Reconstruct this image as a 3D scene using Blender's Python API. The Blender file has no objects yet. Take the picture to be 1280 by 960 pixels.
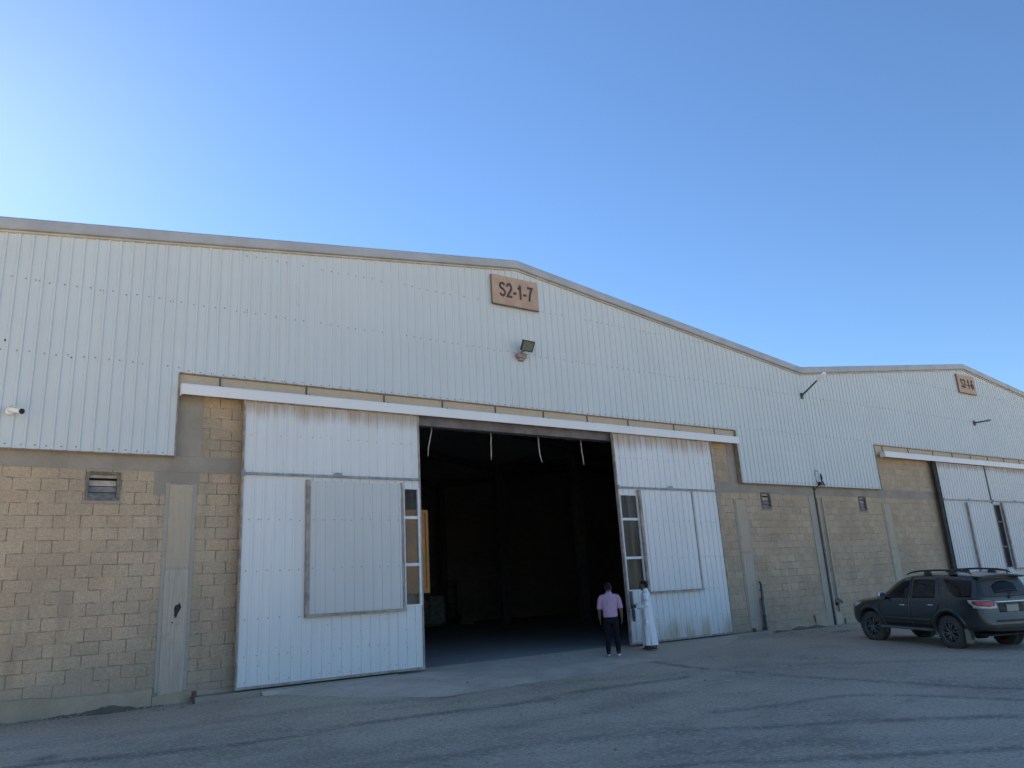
import bpy, bmesh, math, random
import numpy as np
from mathutils import Vector, Matrix
from mathutils.bvhtree import BVHTree
random.seed(7)
scene = bpy.context.scene
COL = scene.collection
R = math.radians

# ------------------------------------------------------------------ materials
MATS = {}
def nodes_of(name):
    m = bpy.data.materials.new(name); m.use_nodes = True
    nt = m.node_tree; b = nt.nodes['Principled BSDF']
    return m, nt, b
def N(nt, kind, **kw):
    n = nt.nodes.new(kind)
    for k, v in kw.items():
        if k.startswith('i_'):
            n.inputs[k[2:].replace('_', ' ')].default_value = v
        else: setattr(n, k, v)
    return n
def mixc(nt, fac, a, b, mode='MIX'):
    n = nt.nodes.new('ShaderNodeMix'); n.data_type = 'RGBA'; n.blend_type = mode
    for s, v in ((0, fac), (6, a), (7, b)):
        if hasattr(v, 'links') or hasattr(v, 'is_linked'): nt.links.new(v, n.inputs[s])
        elif isinstance(v, (int, float)): n.inputs[s].default_value = v
        else: n.inputs[s].default_value = (*v, 1)
    return n.outputs[2]
def math_(nt, op, a, b=0.0, clamp=False):
    n = nt.nodes.new('ShaderNodeMath'); n.operation = op; n.use_clamp = clamp
    for s, v in ((0, a), (1, b)):
        if hasattr(v, 'is_linked'): nt.links.new(v, n.inputs[s])
        else: n.inputs[s].default_value = v
    return n.outputs[0]
def ramp(nt, v, lo, hi, a=0.0, b=1.0):
    n = nt.nodes.new('ShaderNodeMapRange'); n.interpolation_type = 'SMOOTHSTEP'
    nt.links.new(v, n.inputs[0])
    n.inputs[1].default_value = lo; n.inputs[2].default_value = hi
    n.inputs[3].default_value = a; n.inputs[4].default_value = b
    return n.outputs[0]
def coords(nt, scale=(1, 1, 1)):
    tc = nt.nodes.new('ShaderNodeTexCoord'); mp = nt.nodes.new('ShaderNodeMapping')
    nt.links.new(tc.outputs['Object'], mp.inputs[0]); mp.inputs['Scale'].default_value = scale
    return mp.outputs[0]
def noise(nt, scale, detail=4, vec=None, rough=0.6, stretch=(1, 1, 1)):
    n = nt.nodes.new('ShaderNodeTexNoise'); n.inputs['Scale'].default_value = scale
    n.inputs['Detail'].default_value = detail; n.inputs['Roughness'].default_value = rough
    nt.links.new(vec if vec is not None else coords(nt, stretch), n.inputs['Vector'])
    return n.outputs[0]
def bump(nt, b, h, strength=0.3, dist=0.01):
    n = nt.nodes.new('ShaderNodeBump'); n.inputs['Strength'].default_value = strength
    n.inputs['Distance'].default_value = dist
    nt.links.new(h, n.inputs['Height']); nt.links.new(n.outputs[0], b.inputs['Normal'])
def sep(nt):
    tc = nt.nodes.new('ShaderNodeTexCoord'); s = nt.nodes.new('ShaderNodeSeparateXYZ')
    nt.links.new(tc.outputs['Object'], s.inputs[0]); return s.outputs
def comb(nt, x, y, z=0.0):
    c = nt.nodes.new('ShaderNodeCombineXYZ')
    for i, v in enumerate((x, y, z)):
        if hasattr(v, 'is_linked'): nt.links.new(v, c.inputs[i])
        else: c.inputs[i].default_value = v
    return c.outputs[0]

def simple(name, col, rough=0.6, metal=0.0, var=0.25, scale=6, bumpy=0.0, bscale=60, alt=None):
    m, nt, b = nodes_of(name)
    n = noise(nt, scale)
    lo = tuple(c * (1 - var) for c in col)
    hi = tuple(min(1, c * (1 + var)) for c in col) if alt is None else alt
    f = ramp(nt, n, 0.3, 0.7)
    nt.links.new(mixc(nt, f, lo, hi), b.inputs['Base Color'])
    b.inputs['Roughness'].default_value = rough; b.inputs['Metallic'].default_value = metal
    if bumpy: bump(nt, b, noise(nt, bscale, 5), bumpy, 0.01)
    MATS[name] = m; return m

def sheet_mat(name, col, top_stain=None, low_stain=None, streak=0.10, speck=None, rough=0.42):
    """painted ribbed sheet steel with dust, faint vertical streaks and stains"""
    m, nt, b = nodes_of(name)
    s = sep(nt)
    big = noise(nt, 0.5, 3)
    vst = noise(nt, 1.0, 4, comb(nt, math_(nt, 'MULTIPLY', s[0], 5.0), 0.0, math_(nt, 'MULTIPLY', s[2], 0.25)))
    c = mixc(nt, ramp(nt, big, 0.3, 0.7, 0, 0.6), col, tuple(k * 0.92 for k in col))
    c = mixc(nt, ramp(nt, vst, 0.45, 0.8, 0, streak * 2.2), c, (0.46, 0.44, 0.40))
    # sheet to sheet tone: bands four ribs wide
    band = nt.nodes.new('ShaderNodeTexWhiteNoise'); band.noise_dimensions = '1D'
    nt.links.new(math_(nt, 'FLOOR', math_(nt, 'DIVIDE', s[0], 0.88)), band.inputs['W'])
    c = mixc(nt, math_(nt, 'MULTIPLY', band.outputs[0], 0.10), c, (0.50, 0.53, 0.54))
    if top_stain:
        z0, z1 = top_stain
        r = noise(nt, 1.0, 5, comb(nt, math_(nt, 'MULTIPLY', s[0], 3.5), 0.0, math_(nt, 'MULTIPLY', s[2], 0.5)))
        f = math_(nt, 'MULTIPLY', ramp(nt, math_(nt, 'ADD', s[2], math_(nt, 'MULTIPLY', r, 0.5)), z0 + 0.22, z1 + 0.12),
                  ramp(nt, r, 0.28, 0.6, 0.5, 0.9))
        c = mixc(nt, math_(nt, 'MULTIPLY', f, 0.9, True), c, (0.36, 0.245, 0.14))
    if low_stain:
        z0, z1 = low_stain
        r = noise(nt, 1.0, 5, comb(nt, math_(nt, 'MULTIPLY', s[0], 1.6), 0.0, math_(nt, 'MULTIPLY', s[2], 0.6)))
        f = math_(nt, 'MULTIPLY', ramp(nt, math_(nt, 'SUBTRACT', s[2], math_(nt, 'MULTIPLY', r, 0.5)), z0 - 0.25, z1 - 0.25, 1, 0),
                  ramp(nt, r, 0.35, 0.65, 0.2, 1.0))
        c = mixc(nt, math_(nt, 'MULTIPLY', f, 0.8), c, (0.36, 0.27, 0.14))
    if speck:
        z1, amt = speck
        r = noise(nt, 22, 3)
        f = math_(nt, 'MULTIPLY', ramp(nt, r, 0.62, 0.70), ramp(nt, s[2], z1 * 0.2, z1, 1, 0))
        c = mixc(nt, math_(nt, 'MULTIPLY', f, amt), c, (0.25, 0.20, 0.15))
    nt.links.new(c, b.inputs['Base Color'])
    b.inputs['Roughness'].default_value = rough
    h = noise(nt, 1.2, 2)
    bump(nt, b, h, 0.35, 0.03)
    MATS[name] = m; return m

CLAD = sheet_mat('cladding_paint', (0.57, 0.625, 0.625), streak=0.08)
DOORL = sheet_mat('door_paint_left', (0.70, 0.72, 0.71), top_stain=(5.45, 5.95), speck=(1.3, 0.55))
DOORR = sheet_mat('door_paint_right', (0.70, 0.72, 0.72), top_stain=(5.35, 5.95), low_stain=(0.1, 0.75))
DOORB = sheet_mat('door_paint_far', (0.62, 0.64, 0.64), top_stain=(5.6, 5.95))
SHUT = sheet_mat('shutter_paint', (0.58, 0.59, 0.57), streak=0.12)
RAILM = sheet_mat('rail_paint', (0.76, 0.77, 0.76), streak=0.05)

def block_mat(name, c1, c2, mortar, dark=False):
    m, nt, b = nodes_of(name)
    s = sep(nt)
    wob = noise(nt, 7, 2)
    vec = comb(nt, math_(nt, 'ADD', math_(nt, 'ADD', s[0], s[1]), math_(nt, 'MULTIPLY', wob, 0.015)),
               math_(nt, 'ADD', s[2], math_(nt, 'ADD', math_(nt, 'MULTIPLY', wob, 0.012), 0.02)))
    sv = nt.nodes.new('ShaderNodeSeparateXYZ'); nt.links.new(vec, sv.inputs[0])
    rz = math_(nt, 'DIVIDE', sv.outputs[1], 0.2305); row = math_(nt, 'FLOOR', rz); fz = math_(nt, 'FRACT', rz)
    shift = nt.nodes.new('ShaderNodeTexWhiteNoise'); shift.noise_dimensions = '1D'; nt.links.new(row, shift.inputs['W'])
    ux = math_(nt, 'ADD', math_(nt, 'DIVIDE', sv.outputs[0], 0.452), math_(nt, 'ADD', math_(nt, 'MULTIPLY', math_(nt, 'MODULO', math_(nt, 'ADD', row, 100.0), 2.0), 0.5), math_(nt, 'MULTIPLY', shift.outputs[0], 0.14)))
    cell = math_(nt, 'FLOOR', ux); fx = math_(nt, 'FRACT', ux)
    ex = math_(nt, 'MULTIPLY', math_(nt, 'MINIMUM', fx, math_(nt, 'SUBTRACT', 1.0, fx)), 0.452)
    ez = math_(nt, 'MULTIPLY', math_(nt, 'MINIMUM', fz, math_(nt, 'SUBTRACT', 1.0, fz)), 0.2305)
    jn = noise(nt, 5, 4, None, .7)
    up_ = math_(nt, 'MULTIPLY', ramp(nt, ex, 0.003, 0.010, 1, 0), ramp(nt, jn, .36, .56, .25, 1.0))
    bed = math_(nt, 'MULTIPLY', ramp(nt, ez, 0.003, 0.012, 1, 0), ramp(nt, jn, .42, .62, .12, .75))
    joint = math_(nt, 'MAXIMUM', up_, bed)
    wn = nt.nodes.new('ShaderNodeTexWhiteNoise'); wn.noise_dimensions = '2D'; nt.links.new(comb(nt, cell, row), wn.inputs['Vector'])
    wn2 = nt.nodes.new('ShaderNodeTexWhiteNoise'); wn2.noise_dimensions = '2D'; nt.links.new(comb(nt, row, cell), wn2.inputs['Vector'])
    c = mixc(nt, wn.outputs[0], c2, c1)
    c = mixc(nt, ramp(nt, wn2.outputs[0], .72, 1.0, 0, .3), c, (c1[0] * 1.02, c1[1] * .86, c1[2] * .80))
    c = mixc(nt, math_(nt, 'MULTIPLY', joint, .9), c, mortar)
    # mortar smeared over some of the joints
    sm = noise(nt, 1.7, 4)
    flat = mixc(nt, 0.5, c1, c2)
    c = mixc(nt, ramp(nt, sm, 0.52, 0.68, 0, 0.5), c, flat)
    patch = noise(nt, 0.55, 4)
    c = mixc(nt, ramp(nt, patch, 0.35, 0.7, 0, 0.55), c, tuple(k * 0.72 for k in c2))
    pink = noise(nt, 0.9, 3, coords(nt, (1, 1, 2.2)))
    c = mixc(nt, ramp(nt, pink, 0.5, 0.75, 0, 0.4), c, (c1[0] * 1.02, c1[1] * 0.9, c1[2] * 0.82))
    fine = noise(nt, 34, 5, None, .8)
    c = mixc(nt, ramp(nt, fine, 0.42, 0.68, 0.0, 0.6), c, tuple(k * 0.5 for k in c2))
    rough_ = noise(nt, 14, 5, None, .75)
    c = mixc(nt, ramp(nt, rough_, 0.5, 0.7, 0.0, 0.35), c, tuple(min(1, k * 1.25) for k in c1))
    drip = noise(nt, 1.0, 5, comb(nt, math_(nt, 'MULTIPLY', s[0], 2.2), 0.0, math_(nt, 'MULTIPLY', s[2], 0.35)))
    c = mixc(nt, ramp(nt, drip, 0.52, 0.72, 0.0, 0.4), c, (0.27, 0.235, 0.185))
    low = ramp(nt, math_(nt, 'ADD', s[2], math_(nt, 'MULTIPLY', patch, 0.5)), 0.2, 1.0, 0.55, 0.0)
    c = mixc(nt, low, c, (0.37, 0.31, 0.23))
    nt.links.new(c, b.inputs['Base Color'])
    b.inputs['Roughness'].default_value = 0.95
    b.inputs['Specular IOR Level'].default_value = 0.15
    h = math_(nt, 'ADD', math_(nt, 'MULTIPLY', joint, -1.0), math_(nt, 'ADD', math_(nt, 'MULTIPLY', fine, 0.6), math_(nt, 'MULTIPLY', rough_, 0.8)))
    bump(nt, b, h, 0.9, 0.02)
    MATS[name] = m; return m
BLOCK = block_mat('tan_blockwork', (0.58, 0.46, 0.322), (0.47, 0.375, 0.265), (0.20, 0.165, 0.125))
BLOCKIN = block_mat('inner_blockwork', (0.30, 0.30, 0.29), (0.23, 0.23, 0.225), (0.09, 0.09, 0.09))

def concrete_mat(name, col, stain=(0.2, 0.18, 0.15), rough=0.92, patch=0.55):
    m, nt, b = nodes_of(name)
    a = noise(nt, 1.3, 6); d = noise(nt, 9, 5); f = noise(nt, 70, 3)
    c = mixc(nt, ramp(nt, a, 0.3, 0.7, 0, patch), col, stain)
    c = mixc(nt, ramp(nt, d, 0.35, 0.75, 0, 0.35), c, tuple(k * 0.7 for k in col))
    c = mixc(nt, ramp(nt, f, 0.35, 0.7, 0, 0.25), c, tuple(min(1, k * 1.3) for k in col))
    nt.links.new(c, b.inputs['Base Color']); b.inputs['Roughness'].default_value = rough
    b.inputs['Specular IOR Level'].default_value = 0.2
    bump(nt, b, math_(nt, 'ADD', d, math_(nt, 'MULTIPLY', f, 0.4)), 0.4, 0.01)
    MATS[name] = m; return m
BAND = concrete_mat('band_concrete', (0.345, 0.31, 0.255), (0.23, 0.205, 0.17), patch=.75)
def pilaster_mat():
    m, nt, b = nodes_of('pilaster_render'); s = sep(nt)
    bd = noise(nt, 1.0, 5, comb(nt, math_(nt, 'MULTIPLY', s[0], 26.0), 0.0, math_(nt, 'MULTIPLY', s[2], 1.2)), .7)
    a = noise(nt, 2.2, 6, None, .7); f = noise(nt, 40, 4, None, .8)
    c = mixc(nt, ramp(nt, bd, .35, .65), (.42, .362, .287), (.51, .447, .365))
    top = ramp(nt, math_(nt, 'ADD', s[2], math_(nt, 'MULTIPLY', a, .12)), 2.48, 2.54)
    c = mixc(nt, math_(nt, 'MULTIPLY', top, .6), c, (.47, .39, .275))
    line = ramp(nt, math_(nt, 'ABSOLUTE', math_(nt, 'SUBTRACT', math_(nt, 'ADD', s[2], math_(nt, 'MULTIPLY', a, .12)), 2.46)), .02, .05, .55, 0)
    c = mixc(nt, math_(nt, 'MULTIPLY', line, .6), c, (.27, .25, .22))
    c = mixc(nt, ramp(nt, a, .5, .7, 0, .55), c, (.34, .285, .215))
    c = mixc(nt, ramp(nt, f, .55, .7, 0, .45), c, (.25, .21, .165))
    nt.links.new(c, b.inputs['Base Color']); b.inputs['Roughness'].default_value = .95; b.inputs['Specular IOR Level'].default_value = .15
    bump(nt, b, math_(nt, 'ADD', math_(nt, 'ADD', bd, a), f), .7, .015)
    return m
PILAS = pilaster_mat()
GREYM = concrete_mat('grey_mortar', (0.38, 0.355, 0.30), (0.31, 0.29, 0.245))
PLINTH = concrete_mat('plinth_concrete', (0.46, 0.375, 0.265), (0.30, 0.24, 0.165), patch=.8)
LINTEL = concrete_mat('lintel_concrete', (0.52, 0.435, 0.32), (0.42, 0.345, 0.25), patch=0.5)
APRON0 = concrete_mat('apron_concrete', (0.60, 0.50, 0.395), (0.46, 0.37, 0.285))
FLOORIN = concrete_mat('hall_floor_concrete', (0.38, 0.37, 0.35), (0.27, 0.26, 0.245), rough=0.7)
KERB = concrete_mat('sill_concrete', (0.36, 0.305, 0.235), (0.24, 0.20, 0.15))
HEAP = concrete_mat('dark_dirt', (0.20, 0.165, 0.12), (0.11, 0.095, 0.072), patch=0.8)

TRIM = simple('roof_trim_paint', (0.37, 0.385, 0.395), 0.5, var=0.10, scale=1.5)
TRIMLIP = simple('roof_trim_lip', (0.47, 0.43, 0.37), 0.6, var=0.12, scale=3)
ROOFM = simple('roof_sheet', (0.5, 0.5, 0.48), 0.5, var=0.1)
FLASH = simple('edge_flashing', (0.27, 0.22, 0.17), 0.7, var=0.25)
STEELP = simple('primer_steel', (0.155, 0.145, 0.155), 0.7, var=0.25, scale=3)
DARKST = simple('dark_steel', (0.075, 0.078, 0.085), 0.55, var=0.3)
GREYST = simple('grey_steel', (0.25, 0.27, 0.29), 0.5, var=0.25)
RUSTFR = simple('rust_frame', (0.34, 0.29, 0.25), 0.75, var=0.3, scale=5)
RUST = simple('rusty_iron', (0.17, 0.075, 0.045), 0.85, var=0.4, scale=20)
WHITEFR = simple('white_frame', (0.62, 0.64, 0.65), 0.5, var=0.12)
SCREW = simple('screw_head', (0.24, 0.235, 0.23), 0.6)
HOLE = simple('black_hole', (0.012, 0.012, 0.012), 0.9)
SIGNM = simple('sign_board_paint', (0.43, 0.30, 0.215), 0.6, var=0.1, scale=4)
SIGNE = simple('sign_edge', (0.15, 0.10, 0.07), 0.6)
LETTER = simple('sign_letters', (0.055, 0.04, 0.035), 0.6)
BLACKP = simple('black_plastic', (0.015, 0.015, 0.017), 0.45)
WHITEP = simple('white_plastic', (0.70, 0.71, 0.72), 0.4, var=0.08)
BEIGEP = simple('beige_box', (0.30, 0.245, 0.20), 0.6)
LAMPGL = simple('floodlight_lens', (0.15, 0.17, 0.13), 0.15, var=0.3, scale=25)
LAMPW = simple('lamp_head_white', (0.85, 0.86, 0.88), 0.3, var=0.03)
STRAPM = simple('strap_cloth', (0.40, 0.37, 0.33), 0.9, var=0.2)
ORANGE = simple('orange_paint', (0.44, 0.19, 0.03), 0.5, var=0.2, scale=2)
WRAP = simple('pallet_wrap', (0.33, 0.36, 0.35), 0.35, var=0.35, scale=5, bumpy=0.3, bscale=14)
WOOD = simple('pallet_wood', (0.25, 0.18, 0.11), 0.9, var=0.3)
CARTON = simple('carton', (0.27, 0.18, 0.12), 0.9)
BLADE = simple('louvre_blade', (0.23, 0.22, 0.205), 0.4, var=0.3)
PANEB = simple('vent_top_pane', (0.42, 0.35, 0.27), 0.5, var=0.2)
VENTFR = simple('weathered_vent_frame', (.15, .13, .108), .7, var=.35, scale=12)
STAIN = simple('soot_stain', (.035, .033, .032), .95, var=.5, scale=40)
PVC = simple('pvc_pipe', (0.30, 0.32, 0.34), 0.5)

def glass_mat(name, tint, dust, rough=0.12):
    m, nt, b = nodes_of(name)
    out = nt.nodes['Material Output']
    tr = nt.nodes.new('ShaderNodeBsdfTransparent'); tr.inputs[0].default_value = (*tint, 1)
    b.inputs['Base Color'].default_value = (0.30, 0.27, 0.23, 1)
    b.inputs['Roughness'].default_value = rough
    mx = nt.nodes.new('ShaderNodeMixShader')
    v = noise(nt, 1.0, 4, coords(nt, (5, 5, 0.6)))
    nt.links.new(ramp(nt, v, 0.25, 0.75, dust * 0.5, dust * 1.5), mx.inputs[0])
    nt.links.new(tr.outputs[0], mx.inputs[1]); nt.links.new(b.outputs[0], mx.inputs[2])
    nt.links.new(mx.outputs[0], out.inputs[0])
    MATS[name] = m; return m
PANE = glass_mat('dusty_pane', (0.82, 0.80, 0.76), 0.12)
PANE2 = glass_mat('dustier_pane', (0.50, 0.46, 0.41), 0.20)

# ------------------------------------------------------------------ mesh helpers
class MB:
    def __init__(s): s.v = []; s.f = []; s.m = []; s.sm = []
    def add(s, vs, fs, mi=0, smooth=False):
        o = len(s.v); s.v += [tuple(p) for p in vs]
        for f in fs: s.f.append([i + o for i in f]); s.m.append(mi); s.sm.append(smooth)
        return s
    def box(s, x0, x1, y0, y1, z0, z1, mi=0):
        vs = [(x, y, z) for z in (z0, z1) for y in (y0, y1) for x in (x0, x1)]
        return s.add(vs, [(0, 2, 3, 1), (4, 5, 7, 6), (0, 1, 5, 4), (2, 6, 7, 3), (0, 4, 6, 2), (1, 3, 7, 5)], mi)
    def obox(s, c, size, rot, mi=0):
        """box of the given size about c, turned by the 3x3 matrix rot"""
        c = Vector(c); h = [k / 2 for k in size]
        vs = [c + rot @ Vector((sx * h[0], sy * h[1], sz * h[2])) for sz in (-1, 1) for sy in (-1, 1) for sx in (-1, 1)]
        return s.add(vs, [(0, 2, 3, 1), (4, 5, 7, 6), (0, 1, 5, 4), (2, 6, 7, 3), (0, 4, 6, 2), (1, 3, 7, 5)], mi)
    def tube(s, pts, rad, n=10, mi=0, ry=None, caps=True, smooth=True, round_ends=False, up=(0, 0, 1)):
        pts = [Vector(p) for p in pts]
        if not hasattr(rad, '__len__'): rad = [rad] * len(pts)
        if ry is None: ry = rad
        elif not hasattr(ry, '__len__'): ry = [ry] * len(pts)
        rings = []; ref = Vector(up)
        for i, p in enumerate(pts):
            t = (pts[min(i + 1, len(pts) - 1)] - pts[max(i - 1, 0)]).normalized()
            a = ref.cross(t)
            if a.length < 1e-3: a = Vector((1, 0, 0)).cross(t)
            if a.length < 1e-3: a = Vector((0, 1, 0)).cross(t)
            a.normalize(); b = t.cross(a)
            rings.append([p + a * rad[i] * math.cos(2 * math.pi * k / n) + b * ry[i] * math.sin(2 * math.pi * k / n) for k in range(n)])
        vs = [q for r in rings for q in r]; fs = []
        for i in range(len(pts) - 1):
            for k in range(n):
                fs.append((i * n + k, i * n + (k + 1) % n, (i + 1) * n + (k + 1) % n, (i + 1) * n + k))
        s.add(vs, fs, mi, smooth)
        if caps:
            o = len(s.v) - len(vs)
            s.f.append([o + k for k in range(n)][::-1]); s.m.append(mi); s.sm.append(False)
            s.f.append([o + (len(pts) - 1) * n + k for k in range(n)]); s.m.append(mi); s.sm.append(False)
        return s
    def rings(s, rings, mi=0, smooth=True, caps=True, close=True):
        n = len(rings[0]); vs = [q for r in rings for q in r]; fs = []
        for i in range(len(rings) - 1):
            for k in range(n if close else n - 1):
                fs.append((i * n + k, i * n + (k + 1) % n, (i + 1) * n + (k + 1) % n, (i + 1) * n + k))
        o = len(s.v); s.add(vs, fs, mi, smooth)
        if caps:
            s.f.append([o + k for k in range(n)][::-1]); s.m.append(mi); s.sm.append(smooth)
            s.f.append([o + (len(rings) - 1) * n + k for k in range(n)]); s.m.append(mi); s.sm.append(smooth)
        return s
    def mesh(s, name, mats):
        me = bpy.data.meshes.new(name); me.from_pydata(s.v, [], s.f)
        for m in (mats if isinstance(mats, (list, tuple)) else [mats]): me.materials.append(m)
        me.polygons.foreach_set('material_index', s.m); me.polygons.foreach_set('use_smooth', s.sm)
        me.update(); return me
    def build(s, name, mats, parent=None, **tags):
        return link(name, s.mesh(name, mats), parent, **tags)

def fix_normals(me):
    bm = bmesh.new(); bm.from_mesh(me); bmesh.ops.recalc_face_normals(bm, faces=bm.faces); bm.to_mesh(me); bm.free()

def link(name, me, parent=None, label=None, category=None, group=None, kind=None):
    if me is not None: fix_normals(me)
    o = bpy.data.objects.new(name, me); COL.objects.link(o)
    if parent is not None:
        o.parent = parent; o.matrix_parent_inverse = world(parent).inverted()
    return tag(o, label, category, group, kind)
def tag(o, label=None, category=None, group=None, kind=None):
    for k, v in (('label', label), ('category', category), ('group', group), ('kind', kind)):
        if v: o[k] = v
    return o
def world(o):
    m = o.matrix_basis.copy()
    if o.parent: m = world(o.parent) @ o.matrix_parent_inverse @ m
    return m
def empty(name, loc, rot=None, **tags):
    o = bpy.data.objects.new(name, None); COL.objects.link(o); o.location = loc; o.empty_display_size = 0.2
    if rot: o.rotation_euler = rot
    return tag(o, **tags)

# ------------------------------------------------------------------ measured frame (metres; facade along x, y away from the street)
RIDGE, VAL, RIDGE2, VAL2, VALL = 12.02, 24.76, 37.5, 50.24, -0.72
ZR, ZV = 10.74, 9.07
WY, WB = 0.15, 0.36            # face and back of the block wall
def ztop(x):
    p = [(VALL - 25.48, ZV), (VALL - 12.74, ZR), (VALL, ZV), (RIDGE, ZR), (VAL, ZV), (RIDGE2, ZR), (VAL2, ZV)]
    return float(np.interp(x, [a for a, _ in p], [b for _, b in p]))
def gz(y):
    if y > 0: return -0.12
    if y > -6: return -0.12 + 0.035 * y
    if y > -9: t = (y + 6) / -3; return -0.33 - 0.03 * (2 * t - t * t)
    return -0.36

# ------------------------------------------------------------------ ground
def make_ground():
    xs = np.unique(np.concatenate([np.linspace(-700, -40, 8), np.linspace(-40, -4, 20), np.arange(-4, 32, 0.09), np.linspace(32, 60, 40), np.linspace(60, 700, 8)]))
    ys = np.unique(np.concatenate([np.linspace(-700, -50, 8), np.linspace(-50, -14, 40), np.arange(-14, 0.3, 0.09), np.linspace(0.3, 40, 10), np.linspace(60, 700, 6)]))
    X, Y = np.meshgrid(xs, ys)
    rng = np.random.default_rng(3)
    Z = np.array([gz(v) for v in ys])[:, None] + np.zeros_like(X)
    near = (np.abs(X - 14) < 18) & (Y > -14) & (Y < -0.4)
    Z = Z + near * (0.008 * np.sin(X * 1.7 + 0.6 * Y) + 0.006 * np.sin(2.3 * Y - X * 0.8))
    Z = np.where(Y > 0.5, -0.40, Z)
    V = np.stack([X.ravel(), Y.ravel(), Z.ravel()], 1)
    nx, ny = len(xs), len(ys)
    idx = np.arange(nx * ny).reshape(ny, nx)
    F = np.stack([idx[:-1, :-1], idx[:-1, 1:], idx[1:, 1:], idx[1:, :-1]], -1).reshape(-1, 4)
    me = bpy.data.meshes.new('yard_ground'); me.from_pydata(V.tolist(), [], F.tolist())
    def line(pts, half):
        d = np.full(X.shape, 1e9)
        for a, b in zip(pts[:-1], pts[1:]):
            a, b = np.array(a), np.array(b); ab = b - a
            t = np.clip(((X - a[0]) * ab[0] + (Y - a[1]) * ab[1]) / (ab @ ab), 0, 1)
            d = np.minimum(d, np.hypot(X - a[0] - t * ab[0], Y - a[1] - t * ab[1]))
        return np.clip(1.35 - d / half, 0, 1)
    def spline(p, n=6):
        p = [p[0]] + list(p) + [p[-1]]; out = []
        for i in range(1, len(p) - 2):
            a, b, c, d = (np.array(q, float) for q in p[i - 1:i + 3])
            for k in range(n):
                t = k / n
                out.append(0.5 * (2 * b + (c - a) * t + (2 * a - 5 * b + 4 * c - d) * t * t + (3 * b - a - 3 * c + d) * t ** 3))
        return out + [np.array(p[-1], float)]
    S = [([(8.66, -4.7), (10.14, -4.72), (12.27, -4.75)], .13, .8), ([(13.5, -2.4), (13.3, -3.88), (13.5, -6.52), (13.64, -8.54), (13.76, -11.42)], .12, .9),
         ([(9.46, -7.96), (10.68, -8.41), (11.75, -8.68), (12.41, -9.86), (12.54, -11.5)], .12, .7), ([(8.29, -8.79), (9.07, -9.6), (10.03, -10.14), (11.28, -11.46), (12, -13)], .14, .8),
         ([(5.0, -9.0), (6.06, -9.8), (6.85, -10.33), (8.06, -11.34), (9.32, -12.29)], .12, .8), ([(-1, -3.9), (1.0, -3.99), (2.08, -4.43), (3.58, -4.69), (4.98, -4.5), (6.81, -4.78), (8.7, -4.88)], .13, .9),
         ([(3.5, -7.2), (5.88, -7.77), (6.93, -8.1), (7.87, -8.62), (8.73, -9.23)], .2, .45), ([(0, -2.4), (1.61, -2.55), (3.31, -2.57), (5.32, -2.59), (7.42, -3.43)], .25, .35),
         ([(-1, -5.9), (3, -6.5), (6, -6.4), (9, -6.3), (13, -5.6)], .3, .35), ([(3, -8.6), (5, -8.8), (8, -10.3), (10, -12.2)], .3, .3),
         ([(10.2, -3.6), (12, -4.2), (15, -5.2), (17.5, -8), (18, -12)], .22, .4), ([(10.4, -2.6), (10.9, -1), (11.1, 0.4)], .2, .3)]
    mark = np.zeros_like(X)
    for p, h, w in S: mark = np.maximum(mark, w * line(spline(p), h * 1.25))
    def blob(cx, cy, rx, ry): return np.exp(-(((X - cx) / rx) ** 2 + ((Y - cy) / ry) ** 2))
    dirt = np.clip(1.0 * blob(15.9, -2.2, 2.4, 1.4) + 0.8 * blob(20.8, -2.2, 2.6, 1.0) + 0.8 * blob(23.5, -2.6, 3.0, 1.6) + 0.5 * blob(19, -5.5, 4, 3)
                   + 0.6 * blob(9.5, -4.3, 4, .7) + 0.5 * blob(16, -7.5, 3, 1.5) + 0.4 * blob(11.0, -7.6, 3, .8) + 0.35 * blob(2, -1.2, 3, .7) + 0.9 * np.exp(-((Y + .1) / .45) ** 2), 0, 1)
    bounce_sand = np.clip((-Y - 16.5) / 5, 0, 1)  # unseen pale ground behind the camera, added to bounce sunlight onto the facade
    dark = np.clip(1.0 * blob(1.07, -3.63, .16, .2) + 0.9 * blob(22.6, -1.5, .5, .2) + 0.6 * blob(21.3, -1.7, .4, .12), 0, 1)
    for nm, a in (('mark', mark), ('dirt', dirt), ('bounce_sand', bounce_sand), ('oil', dark)):
        at = me.attributes.new(nm, 'FLOAT', 'POINT'); at.data.foreach_set('value', a.ravel().astype(np.float32))
    m, nt, b = nodes_of('dusty_asphalt')
    def at(n):
        k = nt.nodes.new('ShaderNodeAttribute'); k.attribute_name = n; return k.outputs['Fac']
    big = noise(nt, 0.22, 5); mid = noise(nt, 1.1, 7, None, .7); fine = noise(nt, 15, 6, None, 0.8); grit = noise(nt, 24, 5, None, 0.85)
    strk = noise(nt, 1.0, 6, coords(nt, (0.5, 1.5, 1)), .65)
    c = mixc(nt, ramp(nt, mid, 0.34, 0.66), (0.38, 0.30, 0.215), (0.51, 0.408, 0.295))
    c = mixc(nt, ramp(nt, big, 0.44, 0.60, 0, 0.75), c, (0.63, 0.50, 0.36))
    c = mixc(nt, ramp(nt, strk, 0.52, 0.66, 0, 0.3), c, (0.58, 0.49, 0.38))
    c = mixc(nt, ramp(nt, strk, 0.44, 0.34, 0, 0.35), c, (0.25, 0.208, 0.165))
    dd = math_(nt, 'MULTIPLY', at('dirt'), ramp(nt, mid, 0.36, 0.58, 0.35, 1.0))
    c = mixc(nt, math_(nt, 'MULTIPLY', dd, 0.85), c, (0.50, 0.37, 0.26))
    brk = noise(nt, 1.0, 6, coords(nt, (1.6, 3.0, 1)), .7)
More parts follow.
